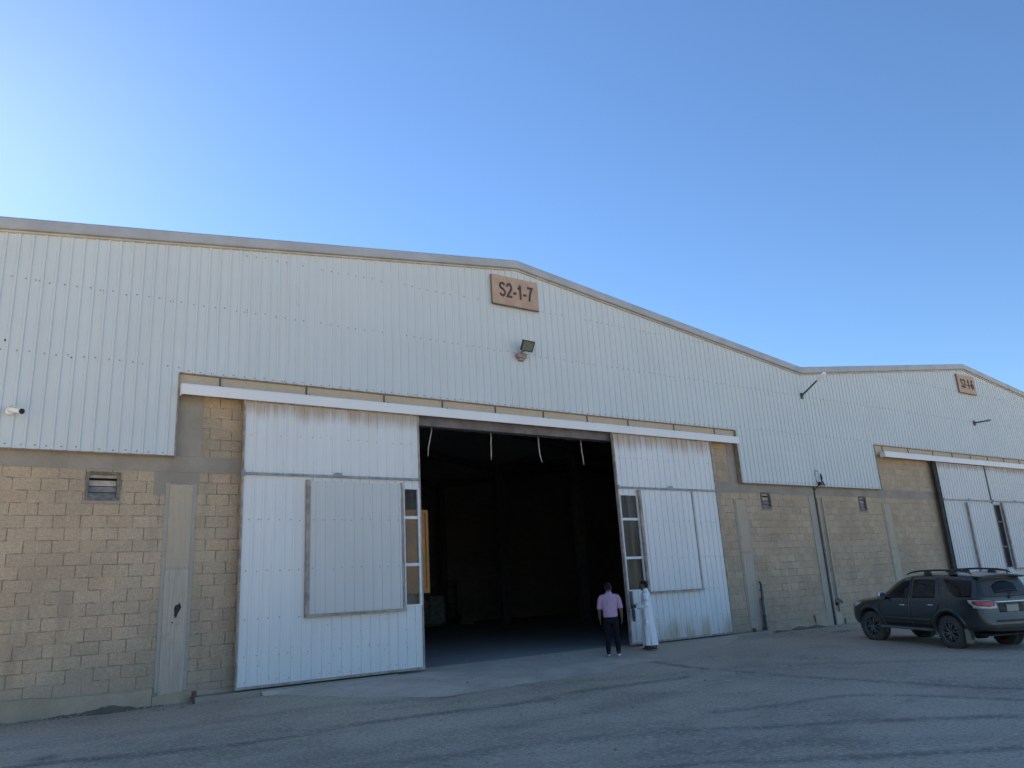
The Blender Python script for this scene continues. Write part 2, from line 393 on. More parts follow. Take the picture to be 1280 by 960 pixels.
    mk = math_(nt, 'MULTIPLY', at('mark'), ramp(nt, brk, 0.36, 0.56, 0.2, 1.0))
    c = mixc(nt, math_(nt, 'MULTIPLY', mk, 0.8), c, (0.13, 0.115, 0.10))
    c = mixc(nt, math_(nt, 'MULTIPLY', at('oil'), 0.75), c, (0.08, 0.07, 0.065))
    c = mixc(nt, ramp(nt, fine, 0.50, 0.64, 0, 0.8), c, (0.74, 0.59, 0.46))
    c = mixc(nt, ramp(nt, grit, 0.52, 0.62, 0, 0.8), c, (0.16, 0.138, 0.112))
    sd = math_(nt, 'MULTIPLY', at('bounce_sand'), ramp(nt, noise(nt, 0.12, 5), 0.2, 0.55, 0.75, 1.0))
    c = mixc(nt, sd, c, (0.56, 0.45, 0.31))
    nt.links.new(c, b.inputs['Base Color']); b.inputs['Roughness'].default_value = 0.88
    b.inputs['Specular IOR Level'].default_value = 0.25
    bump(nt, b, math_(nt, 'ADD', math_(nt, 'MULTIPLY', mid, 0.5), math_(nt, 'ADD', fine, math_(nt, 'MULTIPLY', grit, 1.0))), 0.8, 0.02)
    me.materials.append(m)
    o = bpy.data.objects.new('ground', me); COL.objects.link(o); o['kind'] = 'structure'
    o['label'] = 'dusty grey asphalt yard with dark curved tyre marks'
make_ground()

def apron_mat():
    m, nt, b = nodes_of('worn_apron_concrete'); s = sep(nt)
    mid = noise(nt, 1.1, 7, None, .7); fine = noise(nt, 18, 6, None, .8); grit = noise(nt, 26, 5, None, .85)
    c = mixc(nt, ramp(nt, mid, .34, .66), (.66, .54, .425), (.53, .43, .335))
    edge = math_(nt, 'ADD', math_(nt, 'MULTIPLY', s[1], -1.0), math_(nt, 'MULTIPLY', mid, 3.4))
    c = mixc(nt, ramp(nt, edge, 4.0, 5.4, 0, .8), c, (.45, .375, .29))
    right = math_(nt, 'ADD', s[0], math_(nt, 'MULTIPLY', mid, 4))
    c = mixc(nt, ramp(nt, right, 14.0, 17.5, 0, .8), c, (.52, .385, .27))
    c = mixc(nt, ramp(nt, fine, .52, .70, 0, .5), c, (.68, .59, .48))
    c = mixc(nt, ramp(nt, grit, .53, .66, 0, .6), c, (.2, .17, .14))
    crack = nt.nodes.new('ShaderNodeTexVoronoi'); crack.feature = 'DISTANCE_TO_EDGE'; crack.inputs['Scale'].default_value = .42
    wv = nt.nodes.new('ShaderNodeVectorMath'); wv.operation = 'ADD'; nt.links.new(coords(nt), wv.inputs[0])
    nz = nt.nodes.new('ShaderNodeTexNoise'); nz.inputs['Scale'].default_value = 1.6; nt.links.new(coords(nt), nz.inputs['Vector']); nt.links.new(nz.outputs['Color'], wv.inputs[1])
    nt.links.new(wv.outputs[0], crack.inputs['Vector'])
    c = mixc(nt, ramp(nt, crack.outputs['Distance'], 0.0, 0.007, .35, 0), c, (.16, .135, .11))
    nt.links.new(c, b.inputs['Base Color']); b.inputs['Roughness'].default_value = .92; b.inputs['Specular IOR Level'].default_value = .2
    bump(nt, b, math_(nt, 'ADD', fine, math_(nt, 'MULTIPLY', mid, 2)), .6, .02)
    return m
APRON = apron_mat()
def make_apron():
    fr = [(4.9, 0.02), (5.4, -0.5), (5.92, -1.2), (6.5, -2.3), (7.41, -3.15), (8.93, -3.29), (11.28, -2.95), (14.3, -2.6), (15.8, -2.1), (16.52, -1.7), (17.6, -1.1), (18.6, -0.6), (19.2, -0.36)]
    xs = np.linspace(5.0, 19.1, 110); mb = MB(); nr = 16; vs = []
    rnd = random.Random(4)
    for x in xs:
        yf = float(np.interp(x, [p[0] for p in fr], [p[1] for p in fr])) + 0.10 * math.sin(x * 3.1) * 0.5 + rnd.uniform(-.05, .05)
        y0 = WB if 7.95 < x < 15.85 else -0.28
        yf = min(yf, y0 - 0.05)
        # level with the door sill at the top, feathered into the yard at the bottom
        ztop_ = -0.012 if y0 > 0 else gz(y0) + 0.085
        for k in range(nr):
            t = k / (nr - 1); y = y0 + (yf - y0) * t
            z = ztop_ + (gz(yf) - 0.004 - ztop_) * t
            vs.append((x, y, max(z, gz(y) + 0.012 * (1 - t) - (0.02 if k == nr - 1 else 0))))
    fs = [(i * nr + k, i * nr + k + 1, (i + 1) * nr + k + 1, (i + 1) * nr + k) for i in range(len(xs) - 1) for k in range(nr - 1)]
    mb.add(vs, fs, 0, True)
    o = mb.build('concrete_apron', APRON, None, kind='structure', label='worn pale concrete ramp in front of the open doorway')
make_apron()
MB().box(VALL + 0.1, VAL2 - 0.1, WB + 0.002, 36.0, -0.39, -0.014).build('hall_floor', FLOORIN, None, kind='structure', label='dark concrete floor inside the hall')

# ------------------------------------------------------------------ warehouse pieces
PITCH = 0.222
PROF = [(0.0, 0.0), (0.70, 0.0), (0.745, -0.024), (0.925, -0.024), (0.975, 0.0)]
def prof_pts(x0, x1, phase, pitch=PITCH):
    out = []; k = math.floor((x0 - phase) / pitch) - 1
    full = []
    while phase + k * pitch < x1 + pitch:
        full += [(phase + (k + a) * pitch, d) for a, d in PROF]; k += 1
    fx = [a for a, _ in full]; fd = [b for _, b in full]
    out = [(x0, float(np.interp(x0, fx, fd)))] + [(a, b) for a, b in full if x0 + 1e-4 < a < x1 - 1e-4] + [(x1, float(np.interp(x1, fx, fd)))]
    return out
def ribbed(mb, x0, x1, zb, zt, y, phase, mi=0, pitch=PITCH, extra=()):
    """ribbed sheet from x0 to x1; zb, zt are numbers or functions of x"""
    P = prof_pts(x0, x1, phase, pitch)
    for e in extra:
        if x0 < e < x1:
            d = float(np.interp(e, [a for a, _ in P], [b for _, b in P])); P.append((e, d))
    P.sort(); vs = []
    for x, d in P:
        vs.append((x, y + d, zb(x) if callable(zb) else zb)); vs.append((x, y + d, zt(x) if callable(zt) else zt))
    mb.add(vs, [(2 * i, 2 * i + 2, 2 * i + 3, 2 * i + 1) for i in range(len(P) - 1)], mi)
def screws(mb, x0, x1, z, y, phase, mi, rnd, size=0.013, skip=0.06, pitch=PITCH, at=0.50):
    k = math.ceil((x0 - phase) / pitch - at)
    while phase + (k + at) * pitch < x1:
        x = phase + (k + at) * pitch; k += 1
        if rnd.random() < skip: continue
        xx, zz = x + rnd.uniform(-.03, .03), z + rnd.uniform(-.02, .02)
        mb.box(xx - size, xx + size, y - 0.008, y + 0.001, zz - size, zz + size, mi)
        if rnd.random() < 0.15: mb.box(xx + .05, xx + .05 + 1.6 * size, y - 0.008, y + 0.001, zz - size, zz + size, mi)
def wall_holes(mb, x0, x1, z0, z1, y0, y1, holes, mi=0):
    xs = sorted({x0, x1, *[h[0] for h in holes], *[h[1] for h in holes]}); zs = sorted({z0, z1, *[h[2] for h in holes], *[h[3] for h in holes]})
    for a, b in zip(xs[:-1], xs[1:]):
        for c, d in zip(zs[:-1], zs[1:]):
            cx, cz = (a + b) / 2, (c + d) / 2
            if any(h[0] < cx < h[1] and h[2] < cz < h[3] for h in holes): continue
            mb.add([(a, y0, c), (b, y0, c), (b, y0, d), (a, y0, d)], [(0, 1, 2, 3)], mi)
            mb.add([(a, y1, c), (b, y1, c), (b, y1, d), (a, y1, d)], [(3, 2, 1, 0)], mi)
    for (a, b, c, d) in [(x0, x1, z0, z1)] + list(holes):
        for p, q in (((a, c), (b, c)), ((b, c), (b, d)), ((b, d), (a, d)), ((a, d), (a, c))):
            mb.add([(p[0], y0, p[1]), (q[0], y0, q[1]), (q[0], y1, q[1]), (p[0], y1, p[1])], [(0, 1, 2, 3)], mi)

def vent(parent, x0, x1, z0, z1):
    y = WY
    m = MB()
    t = 0.045
    m.box(x0 - .01, x0 + t, y - .025, y + .06, z0, z1); m.box(x1 - t, x1 + .01, y - .025, y + .06, z0, z1)
    m.box(x0 + t, x1 - t, y - .025, y + .06, z1 - t, z1 + .01); m.box(x0 + t, x1 - t, y - .025, y + .06, z0 - .01, z0 + t)
    w = m.build('window', VENTFR, parent)
    m = MB(); n = 4; h = (z1 - z0 - 2 * t) / n
    for k in range(2):
        zc = z0 + t + h * (k + .5)
        m.obox(((x0 + x1) / 2, y + .05, zc), (x1 - x0 - 2 * t - .01, 0.008, h * 1.04), Matrix.Rotation(R(-24), 3, 'X'))
    m.build('louvre', BLADE, w)
    m = MB(); m.obox(((x0 + x1) / 2, y + .055, z0 + t + h * 2.55), (x1 - x0 - 2 * t - .01, 0.008, h * .95), Matrix.Rotation(R(-8), 3, 'X')); m.box(x0 + t, x1 - t, y + .03, y + .055, z1 - t - h * .55, z1 - t - h * .42); m.box(x0 + t, x1 - t, y + .05, y + .06, z1 - t - h * .40, z1 - t)
    m.build('pane', PANEB, w)
    MB().box(x0 + t, x1 - t, y + .09, y + .10, z0 + t, z1 - t).build('dark_backing', HOLE, w)  # black sheet standing for the unlit space behind the louvres
    MB().box(x0 - .06, x1 + .04, y - .02, y - .001, z0 - .07, z0 - .012).build('sill', BAND, w)

def door_leaf(parent, x0, x1, slit, panel, mat, darkedge=False, lock=None, bars=True):
    """sliding leaf: slit = (x0,x1,z0,z1) open window strip or None, panel = (x0,x1,z0,z1) slid shutter"""
    YF = -0.14; ZB, ZT = 0.015, 5.90
    rnd = random.Random(int(x0 * 10)); ph = x0 + 0.05
    m = MB(); e = 0.03
    def seg(a, b, zb, zt): ribbed(m, a, b, zb, zt, YF, ph)
    if slit:
        a, b, c, d = slit
        seg(x0 + e, a, ZB + e, ZT - e); seg(b, x1 - e, ZB + e, ZT - e)
        seg(a, b, ZB + e, c); seg(a, b, d, ZT - e)
    else: seg(x0 + e, x1 - e, ZB + e, ZT - e)
    for z in (5.16, 3.34, 2.29, 1.34, 0.62, 0.16): 
        if z > 4.3 or z < 1.3: screws(m, x0 + .1, x1 - .1, z, YF, ph, 1, rnd, 0.009, 0.2 if z > 4.3 else 0.5)
        else:
            for (a, b) in ((x0 + .1, panel[0] - .1), (panel[1] + .1, x1 - .1)):
                if slit and a < slit[1] and b > slit[0]: continue
                screws(m, a, b, z, YF, ph, 1, rnd, 0.011, 0.1)
    if not darkedge and x0 < 6:      # dents and chips low on the leaf
        for k in range(26):
            xx, zz = rnd.uniform(x1 - 2.4, x1 - .1), rnd.uniform(.15, 1.2); s_ = rnd.uniform(.004, .009)
            m.box(xx - s_, xx + s_, YF - .026, YF - .0235, zz - s_, zz + s_, 1)
    leaf = m.build('sliding_door', [mat, SCREW], parent)
    # steel angle round the leaf
    m = MB(); fy0, fy1 = YF - .034, YF + .06
    m.box(x0, x0 + e, fy0, fy1, ZB, ZT); m.box(x1 - e, x1, fy0, fy1, ZB, ZT)
    m.box(x0 + e, x1 - e, fy0, fy1, ZB, ZB + e + .02); m.box(x0 + e, x1 - e, fy0 + .01, fy1, ZT - e, ZT)
    m.build('door_frame', RUSTFR if not darkedge else DARKST, leaf)
    if darkedge: MB().box(x0 - .075, x0 - .004, -.13, -.05, 0.0, 5.88).build('edge_strip', DARKST, leaf)  # dark strip along the leaf's left edge
    m = MB(); m.box(x0 + .02, x1 - .02, YF - .075, YF - .031, 4.275, 4.325)
    xm = (x0 + x1) / 2
    m.box(xm - .09, xm + .09, YF - .095, YF - .077, 4.30, 4.38); m.box(x0 - .03, x0 + .04, YF - .10, YF - .02, 4.25, 4.36, 0)
    m.build('cross_bar', GREYST, leaf)
    if slit:
        a, b, c, d = slit
        m = MB()
        fw = .035
        m.box(a, a + fw, YF - .03, YF + .05, c, d); m.box(b - fw - .02, b, YF - .03, YF + .05, c, d)
        m.box(a + fw, b - fw - .02, YF - .03, YF + .05, d - fw, d); m.box(a + fw, b - fw - .02, YF - .03, YF + .05, c, c + fw)
        for z in (3.40, 2.32): m.box(a + fw, b - fw - .02, YF - .025, YF + .04, z - .035, z + .035)
        w = m.build('window_frame', WHITEFR if 0 < x0 < 30 else DARKST, leaf)
        MB().box(a + fw, b - fw, YF + .008, YF + .014, c + fw, d - fw).build('window_pane', PANE2 if 10 < x0 < 20 else PANE if 0 < x0 < 10 else HOLE, leaf)  # far leaf: opaque black sheet painted in for the dark, unlit gap
    # the shutter panel, standing proud on its own rails
    a, b, c, d = panel
    m = MB(); PY = YF - 0.085; ribbed(m, a + .03, b - .02, c + .03, d - .02, PY, a)
    m.box(a + .03, b - .02, PY + .004, PY + .03, c + .03, d - .02, 0)
    for z in (3.34, 2.29): screws(m, a + .1, b - .1, z, PY, a, 1, rnd, 0.010, 0.2)
    m.build('shutter', [SHUT if 0 < x0 < 10 else mat, SCREW], leaf)
    m = MB(); m.box(a - .05, a + .03, PY - .03, YF - .03, c - .03, d); m.box(a + .03, b + .06, PY - .035, YF - .03, c - .03, c + .025)
    m.box(b - .02, b + .012, PY - .02, YF - .03, c + .03, d)
    m.build('shutter_frame', RUSTFR, leaf)
    if lock:
        m = MB(); lx = lock
        m.box(lx - .03, lx + .04, YF - .06, YF - .03, .95, 1.42); m.tube([(lx + .01, YF - .08, z) for z in (.62, .75, .9, 1.05)], [.03, .05, .045, .015], 8)
        m.build('door_latch', DARKST, leaf)
    return leaf

def bay(rx, root, first, end=False):
    """one gabled bay with its ridge over rx"""
    xl, xr = rx - 12.74, rx + 12.74
    dx = rx - RIDGE; o = rx - RIDGE2
    n1, n2 = (3.19, 20.66) if first else (28.86 + o, 46.2 + o)
    ox0, ox1 = (7.95, 15.85) if first else (33.45 + o, 41.4 + o)
    # block wall with the vents cut out
    vents = [(1.66, 2.24, 3.73, 4.27), (21.71, 22.2, 3.82, 4.36)] if first else [(27.43 + o, 27.88 + o, 3.81, 4.35), (47.0 + o, 47.5 + o, 3.81, 4.35)]
    hl = [v for v in vents if v[0] < rx]; hr = [v for v in vents if v[0] > rx]
    
    for a, b, hh in ((xl + .001, ox0, hl), (ox1, xr - .001, hr)):
        m = MB(); wall_holes(m, a, b, -.5, 6.46, WY, WB, hh); m.build('block_wall', BLOCK, root)
    # concrete frame: tie band, tall corner columns, lintel
    y = WY - .012
    for a, b in ((xl + .02, ox0 - .02), (ox1 + .02, xr - .02)):
        MB().box(a, b, y, WY - .001, 4.325, 4.66).build('concrete_band', BAND, root)
    for a, b in (((n1 + .02, n1 + .54), (n2 - .40, n2 - .02)) if first else ((n1 + .02, n1 + .12), (n2 - .42, n2 - .02))):
        MB().box(a, b, WY - .010, WY - .001, 4.664, 6.0).build('concrete_column', BAND, root)
    m = MB(); m.box(n1 + .015, n2 - .015, WY - .10, WB - .01, 6.0, 6.457); m.box(ox0 + .001, ox1 - .001, WY - .02, WB, 5.78, 5.998)
    m.build('lintel', LINTEL, root)
    m = MB(); m.box(ox0 + .001, ox1 - .001, WY - .10, WY - .022, 5.70, 6.0); m.box(ox0 + .001, ox1 - .001, WY - .02, WB + .02, 5.72, 5.778)
    m.build('steel_beam', STEELP, root)
    m = MB()
    # lower pilasters with grey mortar down both edges
    cols = [(3.16, 3.60), (20.37, 20.84)] if first else [(29.0 + o, 29.42 + o), (46.0 + o, 46.4 + o)]
    for a, b in cols:
        zb = -.14
        p = MB(); p.box(a, b, WY - .030, WY - .001, zb, 4.07)
        k = p.build('pilaster', PILAS, root)
        m = MB()
        for u, v in ((a - .075, a - .002), (b + .002, b + .075)): MB().box(u, v, WY - .018, WY - .001, zb + .25, 4.1).build('mortar_edge', GREYM, k)
    if first:
        MB().box(2.86, 3.72, WY - .008, WY - .001, 3.86, 4.322).build('mortar_patch', BAND, root)
    # plinth
    m = MB()
    def plinth(a, b, top, wob):
        m = MB(); rnd = random.Random(int(a * 7)); n = max(3, int((b - a) / .22)); vs = []
        for i in range(n + 1):
            x = a + (b - a) * i / n; t = top + rnd.uniform(-wob, wob) + .03 * math.sin(x * 2.1)
            vs += [(x, WY - .045 - rnd.uniform(0, .015), -.5), (x, WY - .04 - rnd.uniform(0, .012), t), (x, WY + .02, t + .03)]
        m.add(vs, [(3 * i + k, 3 * i + 3 + k, 3 * i + 4 + k, 3 * i + 1 + k) for i in range(n) for k in (0, 1)], 0, False); m.build('plinth', PLINTH, root)
    if first:
        plinth(xl + .02, 3.05, .20, .02); plinth(3.06, 4.9, .05, .02); plinth(20.9, 23.6, .08, .03); plinth(23.62, 24.3, .30, .02)
    else: plinth(25.3 + o, 33.2 + o, .02, .03); plinth(42 + o, xr - .02, .05 if not end else .20, .02)
    # concrete sill the doors ride over
    m = MB()
    def sill(a, b):
        m = MB(); rnd = random.Random(int(a)); n = int((b - a) / .18); vs = []
        for i in range(n + 1):
            x = a + (b - a) * i / n; d = rnd.uniform(-.02, .02)
            vs += [(x, -.29 + d, -.5), (x, -.26 + d, -.07 + d * .6), (x, -.20 + d * .5, -.018), (x, WY - .05, -.012)]
        m.add(vs, [(4 * i + k, 4 * i + 4 + k, 4 * i + 5 + k, 4 * i + 1 + k) for i in range(n) for k in (0, 1, 2)], 0, False); m.build('door_sill', KERB, root)
    sill(ox0 - 4.2, ox0 + .05); sill(ox1 - .05, ox1 + 5.0)
    if not first: sill(ox0 + .06, ox1 - .06)
    # ribbed cladding with the notch over the doors
    m = MB(); ph = xl; rnd = random.Random(11)
    zt = lambda x: ztop(x) - .16
    ribbed(m, xl, n1, 4.64, zt, 0, ph); ribbed(m, n1, n2, 6.41, zt, 0, ph, extra=(rx,)); ribbed(m, n2, xr, 4.64, zt, 0, ph)
    screws(m, xl, xr, 7.97, 0, ph, 1, rnd)
    for a, b in ((xl, n1), (n2, xr)): screws(m, a, b, 6.51, 0, ph, 1, rnd)
    for a, b, z in ((xl, n1, 4.70), (n2, xr, 4.70), (n1, n2, 6.45)): screws(m, a, b, z, 0, ph, 1, rnd)
    screws(m, xl + 5, xr - 5, 9.35, 0, ph, 1, rnd, skip=.2)
    if first:
        for x, z, s_ in ((.10, 6.68, .02), (4.55, 8.02, .014), (5.7, 8.35, .014), (1.2, 6.48, .012)): m.box(x - s_, x + s_, -.009, -.001, z - s_, z + s_, 2)
    m.build('cladding', [CLAD, SCREW, HOLE], root)
    m = MB()
    for x, s_ in ((n1, 1), (n2, -1)):
        m.box(x - .012, x + .012, -.03, WY - .03, 4.62, 6.398)
    m.box(n1 + .013, n2 - .013, -.012, WY - .032, 6.385, 6.404)
    m.box(xl + .01, n1 - .013, -.010, .02, 4.618, 4.634); m.box(n2 + .013, xr - .01, -.010, .02, 4.618, 4.634)
    m.build('edge_flashing', FLASH, root)
    # verge trim
    def sweep(prof, mat, name):
        pts = [xl, rx, xr]; rings = [[(x, yy, ztop(x) + dz) for yy, dz in prof] for x in pts]
        return MB().rings(rings, 0, False, True).build(name, mat, root)
    tr = sweep([(.03, 0), (-.10, 0), (-.115, -.03), (-.115, -.225), (-.09, -.24), (.03, -.24)], TRIM, 'roof_trim')
    MB().rings([[(x, yy, ztop(x) + dz) for yy, dz in [(.02, -.243), (-.045, -.243), (-.062, -.262), (-.062, -.292), (.02, -.298)]] for x in (xl, rx, xr)], 0, False, True).build('trim_lip', TRIMLIP, tr)
    k = xl + 1.9
    while k < xr:
        if abs(k - rx) > .3:
            sl = Matrix.Rotation(-math.atan2(ztop(k + .01) - ztop(k - .01), .02), 3, 'Y')
            MB().obox((k, -.1175, ztop(k) - .125), (.035, .004, .2), sl).build('trim_joint', TRIM, tr)
        k += 3.05
    # roof, rear and side walls (dark inside)
    m = MB()
    for a, b in ((xl, rx), (rx, xr)):
        m.add([(a, .04, ztop(a) - .05), (b, .04, ztop(b) - .05), (b, 36, ztop(b) - .05), (a, 36, ztop(a) - .05),
               (a, .04, ztop(a) - .16), (b, .04, ztop(b) - .16), (b, 36, ztop(b) - .16), (a, 36, ztop(a) - .16)],
              [(0, 1, 2, 3), (7, 6, 5, 4), (0, 4, 5, 1), (1, 5, 6, 2), (2, 6, 7, 3), (3, 7, 4, 0)])
    m.build('roof', ROOFM, root)
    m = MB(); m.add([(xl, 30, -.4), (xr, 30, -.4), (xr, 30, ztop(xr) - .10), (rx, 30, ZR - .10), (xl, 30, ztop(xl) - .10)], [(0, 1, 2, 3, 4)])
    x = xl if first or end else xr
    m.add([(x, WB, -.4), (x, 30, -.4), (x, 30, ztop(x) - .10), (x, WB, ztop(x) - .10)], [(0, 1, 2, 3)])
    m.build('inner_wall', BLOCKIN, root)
    for yy in (6.9, 13.6, 20.6, 27.4):
        m = MB(); x = VAL if first else xr - .3 if not end else xl + .4
        m.box(x - .2, x + .2, yy - .17, yy + .17, -.1, ztop(x) - .2)
        m.build('inner_column', DARKST, root)
        m = MB(); m.rings([[(x, yy - .08, ztop(x) - .18), (x, yy + .08, ztop(x) - .18), (x, yy + .08, ztop(x) - .6), (x, yy - .08, ztop(x) - .6)] for x in (xl + .2, rx, xr - .2)], 0, False)
        m.build('rafter', DARKST, root)
    for v in vents: vent(root, *v)
    # top rail
    r0, r1 = (3.21, 20.51) if first else (29.15 + o, 46.0 + o)
    m = MB(); m.rings([[(x, -.02, 6.12), (x, -.23, 6.12), (x, -.245, 6.09), (x, -.245, 5.885), (x, -.225, 5.885), (x, -.225, 6.07), (x, -.02, 6.07)] for x in (r0, (r0 + r1) / 2 + 1.0, r1)], 0, False)
    m.box(r0 + .004, r0 + .02, -.222, -.022, 5.89, 6.066)
    m.box((r0 + r1) / 2 + 1.0, (r0 + r1) / 2 + 1.012, -.2475, -.2455, 5.89, 6.10)
    rail = m.build('door_rail', RAILM, root)
    for x in (4.03, 5.94, 7.88, 9.5, 11.11, 12.7, 14.28, 15.87, 17.81, 19.69):
        m = MB(); xx = x + dx
        m.box(xx - .016, xx + .016, .028, WY - .103, 6.125, 6.375); m.box(xx - .016, xx + .016, -.20, .026, 6.125, 6.145)
        m.build('rail_bracket', DARKST, rail)
    if first:
        door_leaf(root, 4.51, 8.70, (8.24, 8.67, 1.40, 4.10), (5.93, 8.17, 1.33, 4.20), DOORL)
        door_leaf(root, 15.01, 19.19, (15.06, 15.77, 1.42, 4.11), (15.80, 17.96, 1.35, 4.24), DOORR, lock=15.12)
    else:
        door_leaf(root, 33.02 + o, 37.22 + o, None, (34.85 + o, 37.12 + o, 1.33, 4.20), DOORB, True)
        door_leaf(root, 37.24 + o, 41.42 + o, (37.38 + o, 37.86 + o, 1.42, 4.15), (38.02 + o, 40.2 + o, 1.35, 4.24), DOORB)

W1 = empty('warehouse', (RIDGE, 0, 0), label='white gabled warehouse bay with open sliding doors under the S2-1-7 sign', category='warehouse')
bay(RIDGE, W1, True)
W2 = empty('warehouse', (RIDGE2, 0, 0), label='neighbouring warehouse bay with shut sliding doors behind the dark SUV', category='warehouse')
bay(RIDGE2, W2, False)
# added, unseen end of the building; row stops here to keep sunlit-ground bounce
MB().box(VALL - .04, VALL - .004, .16, 30, -.5, 4.66).build('added_end_wall', BLOCK, W1)
m = MB(); yy = 0.02
while yy < 30:
    m.box(VALL - .075, VALL - .045, yy, yy + .15, 4.62, ZV - .2); m.box(VALL - .06, VALL - .045, yy + .151, yy + .22, 4.62, ZV - .2); yy += .222
m.build('added_end_cladding', CLAD, W1)
# stain burnt on the left pilaster
m = MB(); vs = [(3.42 + .055 * math.cos(a) * (1 + .3 * math.sin(3 * a)) + .03 * math.sin(a), WY - .0325, 1.60 + .13 * math.sin(a) * (1 + .15 * math.cos(5 * a))) for a in [k * 2 * math.pi / 22 for k in range(22)]]
m.add(vs, [tuple(range(22))]); m.box(3.33, 3.36, WY - .0325, WY - .031, 1.36, 1.385); m.box(3.44, 3.455, WY - .0325, WY - .031, 1.33, 1.345); m.box(3.37, 3.38, WY - .0325, WY - .031, 1.44, 1.475)
m.build('black_stain', STAIN, W1)
# valley pilaster with its rainwater chase, spout and conduit
m = MB(); m.box(24.32, 24.64, WY - .02, WY - .001, -.16, 4.30); p = m.build('pilaster', GREYM, W1)
m = MB(); m.box(24.765, 24.84, WY - .06, WY - .001, .30, 4.24); m.box(25.05, 25.13, WY - .06, WY - .001, .30, 4.24)
m.box(24.84, 25.05, WY - .012, WY - .001, .30, 4.24, 1); m.box(24.765, 25.13, WY - .062, WY - .001, -.18, .298)
for k in range(22):
    z = random.uniform(.7, 3.0); w = random.uniform(.02, .06)
    m.box(24.85 + random.uniform(0, .1), 24.95 + random.uniform(0, .1), WY - .03, WY - .013, z, z + w, 1)
p = m.build('rain_chase', [PILAS, BAND], W2)
m = MB(); rot = Matrix.Rotation(R(35), 3, 'X'); m.obox((24.95, WY - .13, .62), (.20, .24, .012), rot); m.obox((24.855, WY - .13, .66), (.012, .24, .09), rot); m.obox((25.045, WY - .13, .66), (.012, .24, .09), rot)
m.obox((24.95, WY - .04, .60), (.16, .02, .16), Matrix.Identity(3), 1)
m.build('rain_spout', [BAND, HOLE], W2)
m = MB(); m.tube([(24.70, WY - .03, z) for z in (-.15, 1, 2, 3, 4, 4.62)], .022, 8); m.build('conduit', DARKST, W1)

# ------------------------------------------------------------------ things fixed on the front
def arc(cx, cy, rx, ry, a0, a1, n=14):
    return [(cx + rx * math.cos(R(a0 + (a1 - a0) * k / n)), cy + ry * math.sin(R(a0 + (a1 - a0) * k / n))) for k in range(n + 1)]
GLYPH = {   # pen strokes in a box 1 high
    'S': (.60, [arc(.30, .735, .225, .195, 18, 270) + arc(.30, .285, .24, .215, 90, -165)[1:]]),
    '2': (.56, [arc(.28, .70, .215, .23, 172, -28) + [(.36, .42), (.18, .23), (.07, .07), (.53, .07)]]),
    '-': (.34, [[(.03, .36), (.31, .36)]]),
    '1': (.46, [[(.07, .70), (.20, .78), (.29, .98)], [(.29, .98), (.29, .0)]]),
    '7': (.54, [[(.03, .925), (.50, .925), (.36, .70), (.26, .45), (.20, .20), (.185, .0)]]),
    '6': (.56, [arc(.29, .72, .20, .21, 28, 130) + [(.085, .62), (.062, .45), (.065, .30)], arc(.285, .305, .22, .245, 0, 360, 24)]),
}
def lettering(text, x0, x1, z0, z1, y, th=.014, pen=.074):
    total = sum(GLYPH[c][0] for c in text) + .10 * (len(text) - 1); kx = (x1 - x0) / total; kz = z1 - z0; m = MB(); cx = 0
    for q, c in enumerate(text):
        w_, strokes = GLYPH[c]
        for r_, st in enumerate(strokes):
            P = [Vector(p) for p in st]; L, Rr = [], []
            for i in range(len(P)):
                t = (P[min(i + 1, len(P) - 1)] - P[max(i - 1, 0)])
                if i not in (0, len(P) - 1):
                    a, b = (P[i] - P[i - 1]).normalized(), (P[i + 1] - P[i]).normalized(); t = a + b; k = 1 / max(.55, math.sqrt(max(.01, (1 + a.dot(b)) / 2)))
                else: k = 1
                t.normalize(); n = Vector((-t.y, t.x)) * pen * k; L.append(P[i] + n); Rr.append(P[i] - n)
            yy = y - .0007 * (q * 2 + r_)
            T = lambda p, d: (x0 + (cx + p.x) * kx, d, z0 + p.y * kz)
            rings = [[T(L[i], yy), T(Rr[i], yy), T(Rr[i], yy - th), T(L[i], yy - th)] for i in range(len(P))]
            m.rings(rings, 0, False)
        cx += w_ + .10
    return m
def sign(x0, x1, z0, z1, s, label):
    root = empty('sign', ((x0 + x1) / 2, 0, z0), label=label, category='sign', group='bay number signs under the ridges')
    y = -.10
    m = MB(); m.box(x0, x1, y, y + .03, z0, z1, 0); m.box(x0 - .006, x1 + .006, y + .031, -.03, z0 - .006, z1 + .006, 1)
    m.build('sign_board', [SIGNM, SIGNE], root)
    m = MB(); m.box(x0 - .012, x1 + .012, y - .006, y + .032, z0 - .03, z0 - .002)
    m.build('sign_frame', SIGNE, root)
    W_, H_ = x1 - x0, z1 - z0
    lettering(s, x0 + .145 * W_, x0 + .875 * W_, z0 + .27 * H_, z0 + .775 * H_, y - .001).build('lettering', LETTER, root)
sign(11.14, 12.70, 9.31, 10.17, 'S2-1-7', 'tan board sign reading S2-1-7 below the nearer ridge')
sign(36.68, 38.24, 9.31, 10.17, 'S2-1-6', 'tan board sign reading S2-1-6 below the farther ridge')

